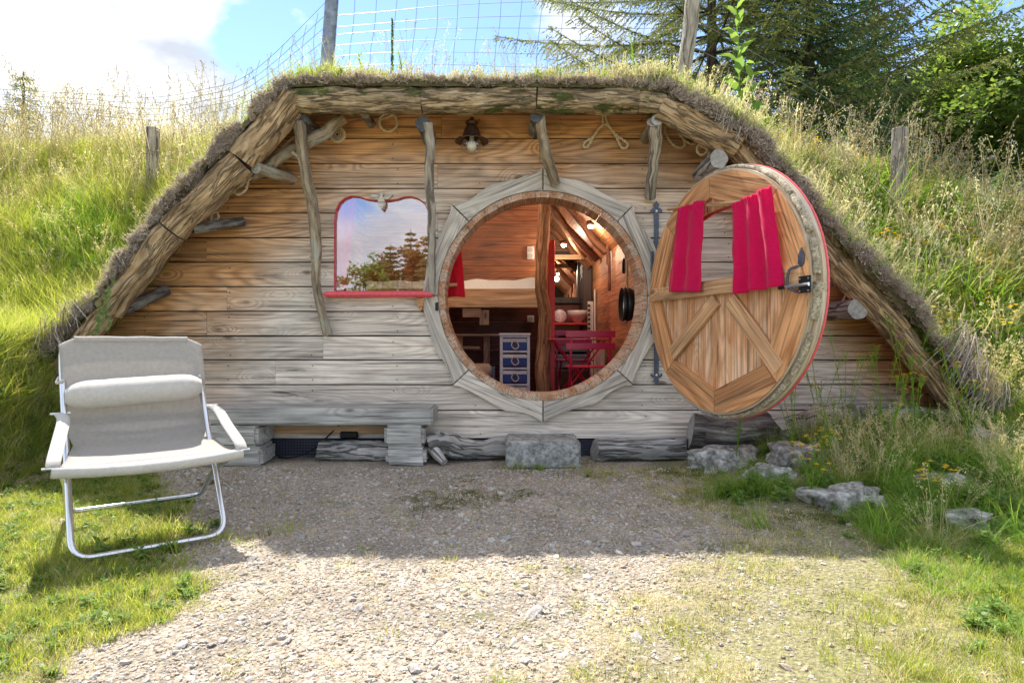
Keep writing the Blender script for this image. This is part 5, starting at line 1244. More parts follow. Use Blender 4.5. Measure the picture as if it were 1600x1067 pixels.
protos('bloom', [P_heath('pale_bloom', 22, .15, M_seed, .7) for _ in range(3)]+[P_weed('bloom_weed', 10, .14, .06, .012, M_weed)])
protos('heath', [P_heath('heather_twigs', 20, .085, M_heath, .75) for _ in range(5)])
protos('yellow', [P_flower('yellow_heads', 6, .36, .07), P_flower('yellow_heads', 4, .30, .06)])
pm = []
for i, c in enumerate([((.44, .37, .29), (.62, .55, .45)), ((.38, .30, .22), (.54, .45, .35)), ((.55, .50, .44), (.72, .68, .62)), ((.38, .35, .32), (.54, .50, .46))]):
    pm.append(stone('pebble_stone_%s' % 'abcd'[i], tuple(q*.8 for q in c[0]), c[0], c[1], sc=2.0, b_=.3))
protos('pebble', [P_pebble('pebble', 3.1*i, pm[i % 4]) for i in range(8)])

# ------------------------------------------------------------------ gravel stones on the yard
def nearw(x, y, k): return 1.0
N_ = 105000
x = rng.uniform(-2.6, 2.4, N_); y = -3.05+3.05*rng.uniform(0, 1, N_)**1.45
k = rng.uniform(0, 1, len(x)) < .12+.88*gravel_mask(x, y); x, y = x[k], y[k]
k = np.abs(x) < .35+.95*(y+DW)+.2; x, y = x[k], y[k]
s_ = .0032*np.exp(rng.normal(size=len(x))*.45); s_ = np.clip(s_, .002, .02)*(1+.15*(y+3))
big = rng.uniform(0, 1, len(x)) < .012; s_[big] *= 2.2
sc3 = s_[:, None]*rng.uniform(.7, 1.3, (len(x), 3))
scatter('gravel', 'pebble', on(x, y, .0)+np.stack([0*x, 0*x, s_*.15], 1), rng.uniform(-.5, .5, (len(x), 3))*np.array([1, 1, 12]), sc3, 'pale crushed limestone gravel covering the yard', 'gravel')
# pale stones heaped along the foot of the wall
x = rng.uniform(-2.3, 1.4, 5200); y = -.06-np.abs(rng.normal(size=5200))*.16; s_ = .009*np.exp(rng.normal(size=5200)*.4)
scatter('wall_foot_gravel', 'pebble', on(x, y, .003), rng.uniform(-.6, .6, (5200, 3))*np.array([1, 1, 9]), s_[:, None]*rng.uniform(.7, 1.3, (5200, 3)), 'coarse white stones lying along the foot of the wall', 'gravel', idx=rng.choice([2, 6, 3, 7, 2, 0], 5200))

# ------------------------------------------------------------------ grass
ROCKS = [(1.39, -.50, .25, .18), (1.50, -.92, .16, .11), (1.68, -1.42, .24, .15), (1.74, -.72, .20, .14), (2.22, -1.30, .20, .13), (3.0, -.70, .22, .13), (2.05, -1.72, .13, .09)]
def offrock(x, y):
    k = np.ones(np.shape(x))
    for rx, ry, ra, rb in ROCKS: k *= (((x-rx)/(ra*1.0))**2+((y-ry+.05)/(rb*1.25))**2 > 1)
    return k
vis = lambda x, y: (np.abs(x) < .5+.90*(y+DW)+.25)
def d_turf(x, y): return (1-gravel_mask(x, y))*vis(x, y)*(np.abs(x) > 0)*((x < 0)*1.0+(x > 0)*.95)
x, y = sample(52000, -4.3, 4.3, -3.2, -.1, lambda x, y: d_turf(x, y)*np.where(x > 0, SM(.0, .5, x-np.interp(y, [-3, -2, -1], [.65, 1.35, 1.5])), 1.0)*(.55+.45*(fbm(x, y, 5, 3) > -.3)))
k = (Th(x, y) < .9) & ((x < 1) | (offrock(x, y) > 0)); x, y = x[k], y[k]
idx = np.where((x > 0) & (fbm(x, y, 3, 4) > -.25), rng.choice([6, 6, 0, 1, 4], len(x)), rng.integers(0, 7, len(x)))
scatter('short_grass', 'turf', on(x, y, -.004), upright(len(x)), rng.uniform(.45, 1.05, len(x))*np.where(x < 0, .85, .9), 'short sunlit grass round the chair and along the gravel', 'grass', idx=idx)
x, y = sample(16000, -2.6, 2.6, -3.15, -.3, lambda x, y: vis(x, y)*(.04+1.0*SM(.0, .5, gravel_mask(x, y))*SM(1.0, .55, gravel_mask(x, y))+.55*(1-SM(0, .35, np.abs(x-np.interp(y, [-3, -2.2, -1.6], [.55, 1.0, 1.1]))))*(fbm(x, y, 6, 2) > -.1)+.5*(fbm(x, y, 2.6, 9) > .62)))
scatter('sparse_grass', 'fineturf', on(x, y, -.002), upright(len(x)), rng.uniform(.4, 1.1, len(x)), 'thin dry grass creeping over the gravel', 'grass')
x, y = sample(9000, -2.3, 1.7, -1.7, -.1, lambda x, y: .85*SM(.35, .75, fbm(x, y, 2.4, 6.0)+.25*fbm(x, y, 11, 1.0)+.35*SM(.3, 1.4, x)+.3*SM(-1.2, -1.9, x)))
scatter('moss', 'moss', on(x, y, -.001), upright(len(x)), rng.uniform(.5, 1.5, len(x)), 'olive moss patches on the shaded gravel', 'moss')
# left hillside and roof: keep clear of the facade opening
def d_hill(x, y):
    side = (Th(x, y) > .12); return side*((x < -2.9)*1.0+(x >= -2.9)*(y > YF+.06))
x, y = sample(30000, -9.5, -.9, -1.3, 4.6, lambda x, y: d_hill(x, y)*(np.abs(x) < 1.0+.92*(y+DW))*(.75+.25*(fbm(x, y, 2, 1) > 0)))
edge = (Th(x, y)-Of(x) < .12) & (x > -3.4) & (y < -.12)
sc_ = rng.uniform(.6, 1.2, len(x))*np.where(edge, .7, 1)*(1+.35*fbm(x, y, 1.9, 4))
idx = np.where(fbm(x, y, 1.3, 5) > .35, rng.choice([4, 5, 7, 0, 1], len(x)), rng.choice([0, 1, 2, 3, 3, 6, 0], len(x)))
scatter('hill_grass', 'meadow', on(x, y, -.01), upright(len(x), .22), np.maximum(.2, sc_), 'tall yellow green meadow grass on the left hillside', 'grass', idx=idx)
x, y = sample(5200, -9.5, -.9, -1.0, 4.6, lambda x, y: d_hill(x, y)*(np.abs(x) < 1.0+.92*(y+DW))*(Th(x, y) > .5)*(y > -.2)*(.25+.75*SM(1.3, 2.6, y)))
scatter('dry_grass', 'dry', on(x, y, -.01), upright(len(x), .2), rng.uniform(.5, 1.0, len(x)), 'dry seeding grass among the green on the left hillside', 'grass')
x, y = sample(1900, -8.5, -1.3, 1.4, 4.0, lambda x, y: (.25+.75*(fbm(x, y, 2.2, 7) > 0)))
scatter('tall_grass_stalks', 'stalk', on(x, y, -.02), upright(len(x), .22), rng.uniform(.6, 1.6, len(x)), 'tall thin grass stalks standing against the sky on the left crest', 'grass')
x, y = sample(5200, -5.0, -2.85, -2.0, -.3, lambda x, y: (Th(x, y) > .06)*vis(x, y))
scatter('bank_grass', 'meadow', on(x, y, -.01), upright(len(x), .25), rng.uniform(.35, .85, len(x))*(.6+.5*SM(0, .5, Th(x, y))), 'bright meadow grass on the low bank behind the chair', 'grass', idx=rng.choice([0, 1, 2, 3, 7, 6], len(x)))
# right hillside
x, y = sample(30000, .95, 8.5, -1.2, 4.6, lambda x, y: (Th(x, y) > .25)*((x > 2.9)*1.0+(x <= 2.9)*(y > YF+.06))*(np.abs(x) < 1.0+.92*(y+DW)))
edge = (Th(x, y)-Of(x) < .12) & (x < 3.3) & (y < -.12)
idx = np.where(fbm(x, y, 1.3, 5) > .1, rng.choice([4, 5, 7, 7, 1], len(x)), rng.choice([0, 1, 5, 3, 6, 7], len(x)))
scatter('hill_grass', 'meadow', on(x, y, -.01), upright(len(x), .25), rng.uniform(.6, 1.3, len(x))*np.where(edge, .65, 1), 'tangled green grass and weeds on the right hillside', 'grass', idx=idx)
x, y = sample(15000, 1.2, 8.5, -.9, 4.4, lambda x, y: (Th(x, y) > .3)*((x > 3.0)+(x <= 3.0)*(y > -.15))*(np.abs(x) < 1.0+.92*(y+DW))*SM(-.1, .9, fbm(x, y, 1.1, 2)+.25*(y > .9)+.2*(x > 2.6)))
scatter('dry_grass', 'dry', on(x, y, -.01), upright(len(x), .3), rng.uniform(.5, 1.1, len(x)), 'bleached dry grass tangled over the right hillside', 'grass')
x, y = sample(2600, 1.15, 6.5, .0, 3.2, lambda x, y: SM(-.4, .5, fbm(x, y, 2.4, 11)))
scatter('hill_weeds', 'lush', on(x, y, -.01), upright(len(x), .25), rng.uniform(1.0, 2.1, len(x)), 'leafy green weeds growing tall on the right hillside', 'weeds', idx=rng.choice([3, 4, 3, 4, 1], len(x)))
x, y = sample(2200, 1.1, 4.5, -.1, 3.0, lambda x, y: SM(-.3, .5, fbm(x, y, 2.0, 13)))
xx, yy = sample(2200, .85, 2.5, YF+.20, 1.4, lambda x, y: SM(-.6, .3, fbm(x, y, 3.0, 17)))
scatter('crest_weeds', 'bloom', on(xx, yy, -.02), upright(len(xx), .22), rng.uniform(1.2, 2.5, len(xx))*SM(.5, 1.4, xx), 'tall pale flowering weeds crowding above the right eave log', 'weeds')
xx, yy = sample(380, .95, 2.6, YF+.3, 1.4, lambda x, y: x*0+1.0)
scatter('crest_leaves', 'lush', on(xx, yy, -.02), upright(len(xx), .22), rng.uniform(1.0, 1.8, len(xx)), 'leafy green stems among the pale weeds above the right eave log', 'weeds', idx=rng.choice([3, 4], len(xx)))
scatter('pale_weeds', 'bloom', on(x, y, -.01), upright(len(x), .25), rng.uniform(1.2, 2.8, len(x)), 'pale flowering weeds above the right eave', 'weeds')
x, y = sample(750, 1.5, 7.5, .3, 3.6, lambda x, y: x*0+1.0)
scatter('tall_grass_stalks', 'stalk', on(x, y, -.02), upright(len(x), .25), rng.uniform(.8, 1.6, len(x)), 'tall pale seed stalks above the right hillside', 'grass')
x, y = sample(1500, 1.9, 8.0, -.8, 3.8, lambda x, y: (Th(x, y) > .3)*((x > 3.0)+(x <= 3.0)*(y > .2))*SM(-.1, .5, fbm(x, y, 1.5, 4)))
scatter('yellow_flowers', 'yellow', on(x, y, .0), upright(len(x), .1), rng.uniform(.7, 1.25, len(x)), 'small yellow flowers scattered over the right hillside', 'flowers')
# turf roof front strip: pale flowering plants, low grass, and the heather roll at the very edge
x, y = sample(8500, -1.6, 2.7, YF+.04, 1.5, lambda x, y: 1.0-.35*(y > .2))
den = np.where(x > .55, 1.0, .30+.5*(fbm(x, y, 3, 1) > .2)); k = rng.uniform(0, 1, len(x)) < den; x, y = x[k], y[k]
scatter('roof_blossom', 'bloom', on(x, y, -.01), upright(len(x), .3), rng.uniform(.55, 1.1, len(x))*np.where(x > .6, 1.25, 1.0), 'pale flowering ground cover on the front of the turf roof', 'ground cover')
x, y = sample(2600, -1.6, 1.9, YF+.06, 1.2, lambda x, y: SM(-.35, .4, fbm(x, y, 3.1, 3)+.35*(np.abs(x-.1) < .35)))
scatter('roof_grass', 'meadow', on(x, y, -.01), upright(len(x), .25), rng.uniform(.3, .75, len(x)), 'bright low grass on top of the turf roof', 'grass', idx=rng.choice([0, 1, 2, 3, 0], len(x)))
x, y = sample(330, -1.5, 1.2, -.2, 1.4, lambda x, y: x*0+1.0)
scatter('roof_stalks', 'stalk', on(x, y, -.02), upright(len(x), .3), rng.uniform(.4, .8, len(x)), 'thin grass stalks rising from the turf roof against the sky', 'grass')
# heather roll along the eaves
pts, rot, scl = [], [], []
pl = [(-3.16, .72), (-2.96, .97), (-2.69, 1.27), (-2.33, 1.76), (-1.90, 2.21), (-1.50, 2.59), (-1.2, 2.60), (.60, 2.585), (1.03, 2.555), (1.63, 2.22), (2.20, 1.56), (2.66, 1.13), (3.04, .60)]
for i in range(len(pl)-1):
    (x0, z0), (x1, z1) = pl[i], pl[i+1]; Ls = math.hypot(x1-x0, z1-z0); nrm = Vector((-(z1-z0), x1-x0)).normalized()
    thick = .72 if x0 < -1.55 else (.70 if x0 > 1.0 else .36)
    for q in range(int(Ls*430)):
        t = rnd.random(); cl_ = mn.noise(Vector((lerp(x0, x1, t)*7, lerp(z0, z1, t)*7, 2)))
        if cl_ < -.25 and rnd.random() < .6: continue
        o_ = rnd.uniform(-.05, .03)*thick+.012*mn.noise(Vector((x0+t*5, 0, 0))); yy = YF-.035+rnd.random()**1.5*.24
        pts.append((lerp(x0, x1, t)+nrm.x*(o_-.012), yy, lerp(z0, z1, t)+nrm.y*(o_-.012)))
        a = math.atan2(nrm.x, nrm.y)+rnd.gauss(0, .75); rot.append((rnd.gauss(.35, .75), a, rnd.uniform(-.5, .5))); scl.append(rnd.uniform(.4, 1.0)*(.5+.42*thick)*(1+.7*cl_))
scatter('heather_roll', 'heath', pts, rot, scl, 'grey purple dead heather lining the edge of the turf roof above the logs', 'heather')
hs = MB(); n_h = 0
hm = PB()
for (x0, z0, x1, z1, nn, ln) in ((-3.10, .90, -2.90, 1.10, 60, .22), (2.95, .95, 3.25, .45, 200, .34), (1.35, 2.40, 1.62, 2.20, 40, .10)):
    for q in range(nn):
        t = rnd.random(); b0 = np.array([lerp(x0, x1, t)+rnd.uniform(-.05, .05), YF-.04+rnd.uniform(-.03, .03), lerp(z0, z1, t)+rnd.uniform(-.04, .06)]); sgn = -1
        d = np.array([(-.55 if x0 > 0 else .15)+rnd.gauss(0, .3), rnd.gauss(-.15, .12), -.8+rnd.gauss(0, .2)]); d /= np.linalg.norm(d); L_ = ln*rnd.uniform(.3, 1)
        hm.stem([b0, b0+d*L_*.5+np.array([0, -.01, .01]), b0+d*L_], .0024, rnd.random())
setp(link('hanging_twigs', hm.mesh('hanging_twigs', M_heath)), 'loose dark twigs hanging from the lower ends of the roof edge', 'twigs', kind='stuff')
# grass and weeds on the rocky bank at the right
x, y = sample(2500, 1.05, 3.6, -2.0, -.25, lambda x, y: offrock(x, y)*SM(-.15, .6, fbm(x, y, 3.3, 3)+.2*(x > 1.9)-.2*(y > -.4)))
scatter('bank_grass', 'lush', on(x, y, -.01), upright(len(x), .28), rng.uniform(.3, .85, len(x)), 'lush green grass and clover between the rocks on the right', 'grass')
x, y = sample(900, 1.7, 4.4, -2.0, -.4, lambda x, y: offrock(x, y)*SM(-.1, .5, fbm(x, y, 2.1, 7)+.3*(x > 2.3)))
scatter('bank_dry_grass', 'dry', on(x, y, -.01), upright(len(x), .35), rng.uniform(.3, .65, len(x)), 'dry straw coloured grass on the right bank', 'grass')
x, y = sample(3400, 1.4, 4.6, -3.0, -1.2, lambda x, y: vis(x, y)*(x > np.interp(y, [-3, -2, -1], [.85, 1.5, 1.6]))*(.3+.5*(fbm(x, y, 3, 2) > 0)))
scatter('bank_weeds', 'lush', on(x, y, -.01), upright(len(x), .3), rng.uniform(.2, .42, len(x)), 'low leafy weeds in the sunny grass at the lower right', 'weeds', idx=rng.choice([3, 4, 0, 1, 2, 0], len(x)))
# tufts round the chair feet and step
x = np.concatenate([rng.normal(-1.72, .09, 40), rng.normal(-1.5, .2, 60), rng.normal(.23, .12, 16), rng.normal(.7, .3, 22)]); y = np.concatenate([rng.normal(-2.05, .07, 40), rng.normal(-1.9, .16, 60), rng.normal(-.42, .02, 16), rng.normal(-.55, .15, 22)])
scatter('grass_tufts', 'turf', on(x, y, -.004), upright(len(x)), rng.uniform(.5, 1.5, len(x)), 'small grass tufts at the chair feet and beside the stone step', 'grass')

# ------------------------------------------------------------------ individual plants
def flower_plant(x, y, h, lean, label, nb=5, grp='yellow flower plants in front of the grey logs'):
    h *= 1.15; z = float(Th(x, y)); t_ = thing('yellow_flower_plant', label, 'flower', grp, loc=(x, y, z)); p = PB(); hp = PB(); rr_ = random.Random(int(x*1000)); 
    for k in range(nb):
        a = rr_.uniform(0, 6.28); sp = rr_.uniform(.06, .34); hh = h*rr_.uniform(.65, 1.05); d = np.array([math.cos(a)*sp+lean, math.sin(a)*sp, 0])
        pts = [np.array([0, 0, hh*t])+d*hh*t**1.6 for t in np.linspace(0, 1, 7)]; p.stem(pts, .0022, .3)
        for j in range(7):
            t = rr_.uniform(.1, .9); c = np.array([0, 0, hh*t])+d*hh*t**1.6; la = rr_.uniform(0, 6.28); dd = ang2(la)+np.array([0, 0, .6]); sd = ang2(la+1.57); p.quad(c+dd*.02, dd*.02, sd*.004, rr_.random())
        for j in range(rr_.randint(2, 5)):
            c = pts[-1]+np.array([rr_.uniform(-.035, .035), rr_.uniform(-.03, .03), rr_.uniform(-.02, .015)]); p.stem([pts[-2], c], .0014, .3)
            for q in range(8):
                aa = q*.785; dd = ang2(aa)+np.array([0, 0, .12]); sd = ang2(aa+1.57); hp.quad(c+dd*.007, dd*.008, sd*.0048, rr_.random())
            hp.quad(c+np.array([0, 0, .006]), np.array([.007, 0, 0]), np.array([0, .007, 0]), .5)
    link('stems', p.mesh('stems', M_lush), t_); setp(link('flower_heads', hp.mesh('flower_heads', M_yel), t_), kind='stuff')
fl_ = [(1.42, -.62, .42, 'over the large pitted rock'), (1.72, -.75, .50, 'left of the cracked trunk piece'), (1.95, -.62, .55, 'before the cracked trunk piece'), (2.12, -.60, .62, 'at the join of trunk piece and driftwood beam'), (2.32, -.66, .52, 'before the middle of the driftwood beam'), (2.50, -.62, .66, 'tallest before the driftwood beam'), (2.75, -.70, .48, 'before the right end of the driftwood beam'), (1.62, -1.25, .30, 'behind the broad flat rock'), (1.50, -1.42, .26, 'left of the broad flat rock'), (2.15, -1.0, .40, 'behind the pale sunlit rock on the bank'), (2.60, -1.0, .42, 'among the dry grass of the right bank'), (1.95, -1.62, .22, 'at the front foot of the broad flat rock'), (1.85, -.95, .40, 'between the mossy rock and the broad flat rock'), (2.40, -.85, .50, 'before the thin driftwood beam')]
for x_, y_, h_, lb_ in fl_: flower_plant(x_, y_, h_, rnd.uniform(-.08, .08), 'yellow flowered weed '+lb_)
def leafy_plant(name, loc, h, leaf, label, mat, n=26, cat='plant', spike=False):
    t_ = thing(name, label, cat, loc=loc); p = PB(); ax = [np.array([.04*math.sin(t*3), .02*t, h*t]) for t in np.linspace(0, 1, 8)]; q = PB(); q.stem(ax, .006 if not spike else .009, .2)
    for i in range(n):
        t = (i+.5)/n; c = np.array([.04*math.sin(t*3), .02*t, h*t]); a = i*2.4; up = .15+.9*t; L_ = leaf*(1.15-.75*t); dd = ang2(a)+np.array([0, 0, up]); dd /= np.linalg.norm(dd); sd = np.cross(dd, [0, 0, 1]); sd /= np.linalg.norm(sd)
        m1 = c+dd*L_*.8; d2 = dd-np.array([0, 0, .5]); d2 /= np.linalg.norm(d2)
        b_ = p.n; w_ = L_*.30; pts = [(c, .15), (c+dd*L_*.4, 1.0), (m1, .9), (m1+d2*L_*.5, .5), (m1+d2*L_*.8, .02)]
        for (pp, ww) in pts: p.V += [pp-sd*w_*ww+np.array([0, 0, w_*.25*ww]), pp, pp+sd*w_*ww+np.array([0, 0, w_*.25*ww])]
        p.n += 15; p.sh += [U(0, .99)]*15
        for k_ in range(4):
            o_ = b_+3*k_; p.F4 += [(o_, o_+1, o_+4, o_+3), (o_+1, o_+2, o_+5, o_+4)]
    link('stem', q.mesh('stem', M_lush), t_)
    link('leaves', p.mesh('leaves', mat), t_)
M_thist = leafmat('thistle_leaves', [(.16, .26, .07), (.22, .32, .10), (.12, .22, .08)], .5, .5, .3)
def at(px, y): return P(px, 0, y).x
def lp_(name, px, py_top, y, leaf, label, mat=M_thist, n=26, **k):
    X = at(px, y); z0 = float(Th(X, y))-.02; zt = P(px, py_top, y).z; leafy_plant(name, (X, y, z0), max(.2, zt-z0), leaf, label, mat, n, **k)
lp_('tall_leafy_plant', 1150, 8, 1.0, .24, 'tall bright green leafy plant standing on the crest above the right eave log', n=40)
lp_('leafy_plant', 1172, 100, .7, .20, 'broad leaved green plant low beside the tall leafy plant', n=22)
lp_('leafy_plant', 558, 82, .35, .07, 'small green plant on the roof just right of the round steel post', n=14)
lp_('leafy_plant', 622, 84, .4, .08, 'small green plant at the foot of the dark flower spike', n=16)
lp_('leafy_plant', 985, 55, .8, .07, 'narrow green plant on the roof left of the wooden fence post', n=26)
X = at(613, .4); z0 = float(Th(X, .4)); sp_ = thing('flower_spike', 'dark narrow flower spike standing alone on the roof against the sky', 'plant', loc=(X, .4, z0)); hsp = P(613, 30, .4).z-z0
p = PB(); 
for i in range(420):
    t = U(.25, 1); a = U(0, 6.28); r_ = .013*(1.2-t*.7); c = np.array([r_*math.cos(a), r_*math.sin(a), hsp*t]); dd = ang2(a)*.6+np.array([0, 0, .8]); p.quad(c, dd*.012, ang2(a+1.57)*.005, U(0, .5))
q = PB(); q.stem([(0, 0, 0), (0, 0, hsp*.5), (0, 0, hsp)], .005, .2); link('stem', q.mesh('stem', M_lush), sp_); link('seed_head', p.mesh('seed_head', M_spr), sp_)
# ivy sprigs hanging at the left eave foot
iv = thing('creeper', 'little green creeper hanging over the left eave log above the chair', 'plant', loc=tuple(P(150, 520, -.5))); p = PB()
for k in range(3):
    pts = [np.array([.05*k+.03*math.sin(t*4+k), 0, .30-.38*t+.06*k]) for t in np.linspace(0, 1, 9)]; p.stem(pts, .0015, .2)
    for c in pts[2:]:
        for j in range(3): a = U(0, 6.28); dd = np.array([math.cos(a), -.3, math.sin(a)]); sd = np.array([-math.sin(a), 0, math.cos(a)]); p.quad(c+dd*.018, dd*.016, sd*.010, U(0, .99))
link('creeper_leaves', p.mesh('creeper_leaves', M_thist), iv)

# ------------------------------------------------------------------ fence on the crest
fence = thing('wire_fence', 'wire mesh stock fence running along the crest above the roof', 'fence')
def wire(pts, r=.0028, name='wire', n=None):
    MB().tube(polyline(pts, n or max(4, len(pts)*5)), r, 4, cap=False).build(name, M_wire, fence, smooth=True)
FY = 1.3
post = thing('fence_post', 'round grey steel post leaning slightly on the roof crest', 'post', loc=P(509, 128, FY)); a = P(522, -40, FY)-P(509, 135, FY); zb = float(Th(P(509, 0, FY).x, FY))-P(509, 128, FY).z-.1
MB().tube([(a.x*(-.6), 0, zb), (0, 0, 0), (a.x*.5, 0, a.z*.5), (a.x, 0, a.z)], .062, 20, rough=.05, nf=4).build('post_body', M_steelpost, post, smooth=True)
post2 = thing('fence_post', 'grey split wooden post on the crest right of the turf roof', 'post', loc=P(1068, 120, FY)); a = P(1086, -40, FY)-P(1068, 120, FY)
MB().tube(polyline([(-.06, 0, -.8), (0, 0, 0), (a.x*.5+.01, 0, a.z*.5), (a.x, 0, a.z)], 20), .072, 14, rough=.12, nf=6, ridge=.1).build('post_body', M_postw, post2, smooth=True)
rowsL = [18, 38, 56, 73, 91, 104]                   # row heights at the steel post
for k, (yl, yr) in enumerate([(22, 1), (40, 23), (52, 42), (69, 61), (86, 82), (104, 103)]):
    wire([P(514, yl+3, FY), P(600, yl-4, FY), P(700, (yl+yr)/2-3, FY+.1), P(830, yr+2, FY+.2), P(960, yr+3, FY+.1), P(1070, yr+1, FY)], n=24)
for k in range(17):
    px = 555+32.5*k
    if px > 1062: break
    wire([P(px+1.5*math.sin(k), -8, FY), P(px-3+1.2*math.sin(k*2), 40, FY+.03), P(px-8, 75, FY), P(px-10, 118, FY)], r=.0024, n=10)
endp = [(330, 137), (330, 146), (325, 156), (320, 166), (310, 178)]
for k, (s0_, e0) in enumerate(zip([(510, 2), (508, 24), (506, 44), (504, 66), (502, 90)], endp)):
    m1 = (lerp(s0_[0], e0[0], .42)-8, lerp(s0_[1], e0[1], .62)); m2 = (lerp(s0_[0], e0[0], .75), lerp(s0_[1], e0[1], .90))
    wire([P(*s0_, FY), P(*m1, FY+.2), P(*m2, FY+.5), P(*e0, FY+.9), P(238, 152+k*9, 2.4), P(120, 146+k*8, 2.6), P(-40, 137+k*8, 2.8)], n=34)
for k in range(9):
    t = (k+.6)/9.5; px = lerp(508, 335, t); top = lerp(2, 137, t**.72); bot = lerp(100, 180, t)
    wire([P(px, top, FY+.5*t), P(px-7, (top+bot)/2, FY+.5*t), P(px-4, bot, FY+.5*t)], r=.0022, n=8)
for k in range(9):
    px = 300-36*k; wire([P(px, 146-k*.8, 2.5), P(px-3, 190, 2.5)], r=.0025, n=6)
pl_ = thing('fence_post', 'short weathered wooden post sunk in the grass of the left hillside', 'post', loc=P(239, 260, 1.7)); MB().box((0, 0, -.06), (.10, .09, .92), bev=.01).build('post_body', M_postw, pl_)
pr_ = thing('fence_post', 'square grey wooden post standing in the weeds on the right hillside', 'post', loc=P(1404, 262, 1.4), rz=.5)
MB().box((0, 0, -.05), (.105, .105, .88), rotm('Y', .06), bev=.008).build('post_body', M_postw, pr_)
for k in range(3): wire([P(1086, 30+k*45, FY), P(1200, 95+k*36, FY), P(1300, 158+k*26, FY), P(1400, 205+k*20, 1.4), P(1560, 250+k*20, 1.5)], n=20)
# ------------------------------------------------------------------ trees
def limb(mb, a, b_, r0, r1, seg=8, wob=.1, seed=0, n=10, sagz=0.0):
    a, b_ = Vector(a), Vector(b_); L_ = (b_-a).length; pts = []
    for i in range(n):
        t = i/(n-1); pts.append(a.lerp(b_, t)+Vector((mn.noise(Vector((t*2.5, seed, 1))), mn.noise(Vector((t*2.5, seed, 5))), mn.noise(Vector((t*2.5, seed, 9)))))*wob*L_*math.sin(math.pi*min(1, t*1.2+.0))*.5-Vector((0, 0, sagz*math.sin(math.pi*t))))
    mb.tube(pts, [lerp(r0, r1, i/(n-1)) for i in range(n)], seg, rough=.1, cap=False, seed=seed); return pts
def broadleaf(loc, h, cr, label, mat=M_leaf, n_l=16, leaves=26000, size=.05, trunk_r=.16, group='broad leaved trees behind the hill', name='broadleaf_tree', zlow=.25, seed=0, bark_=M_trunk, lean=0):
    r_ = random.Random(seed); t_ = thing(name, label, 'tree', group, loc=loc); mb = MB(); tips = []
    tr = limb(mb, (0, 0, -.4), (lean, 0, h*.8), trunk_r, trunk_r*.25, 10, .12, seed, 14)
    for k in range(n_l):
        t = r_.uniform(zlow, .98); a0 = tr[min(13, int(t*13))]; an = k*2.4+r_.uniform(-.4, .4); ln = cr*(.55+.6*math.sin(math.pi*min(1, (t-.02)*1.02))**.7)*r_.uniform(.75, 1.1)
        e = a0+Vector((math.cos(an)*ln, math.sin(an)*ln, ln*r_.uniform(.15, .75))); pp = limb(mb, a0, e, trunk_r*.34*(1.15-t), .012, 6, .25, seed+k, 9)
        for j in range(7):
            q = pp[r_.randint(3, 8)]; e2 = q+Vector((r_.gauss(0, 1), r_.gauss(0, 1), r_.gauss(.35, .7)))*ln*.30; p2 = limb(mb, q, e2, .018, .005, 5, .25, seed+k*9+j, 5); tips += [p2[-1], p2[-2], p2[2]]
        tips += [pp[-1], pp[-3], pp[-4]]
    mb.build('trunk', bark_, t_, smooth=True)
    c = np.array([tuple(q) for q in tips]); per = max(1, int(leaves/len(c)))
    # clumps of light and dark leaves with gaps between
    parts = [leafcloud(c, (cr*.17, cr*.17, cr*.12), per, size, .55, .5)]
    link('crown', cloud_mesh('crown', parts, mat), t_); return t_
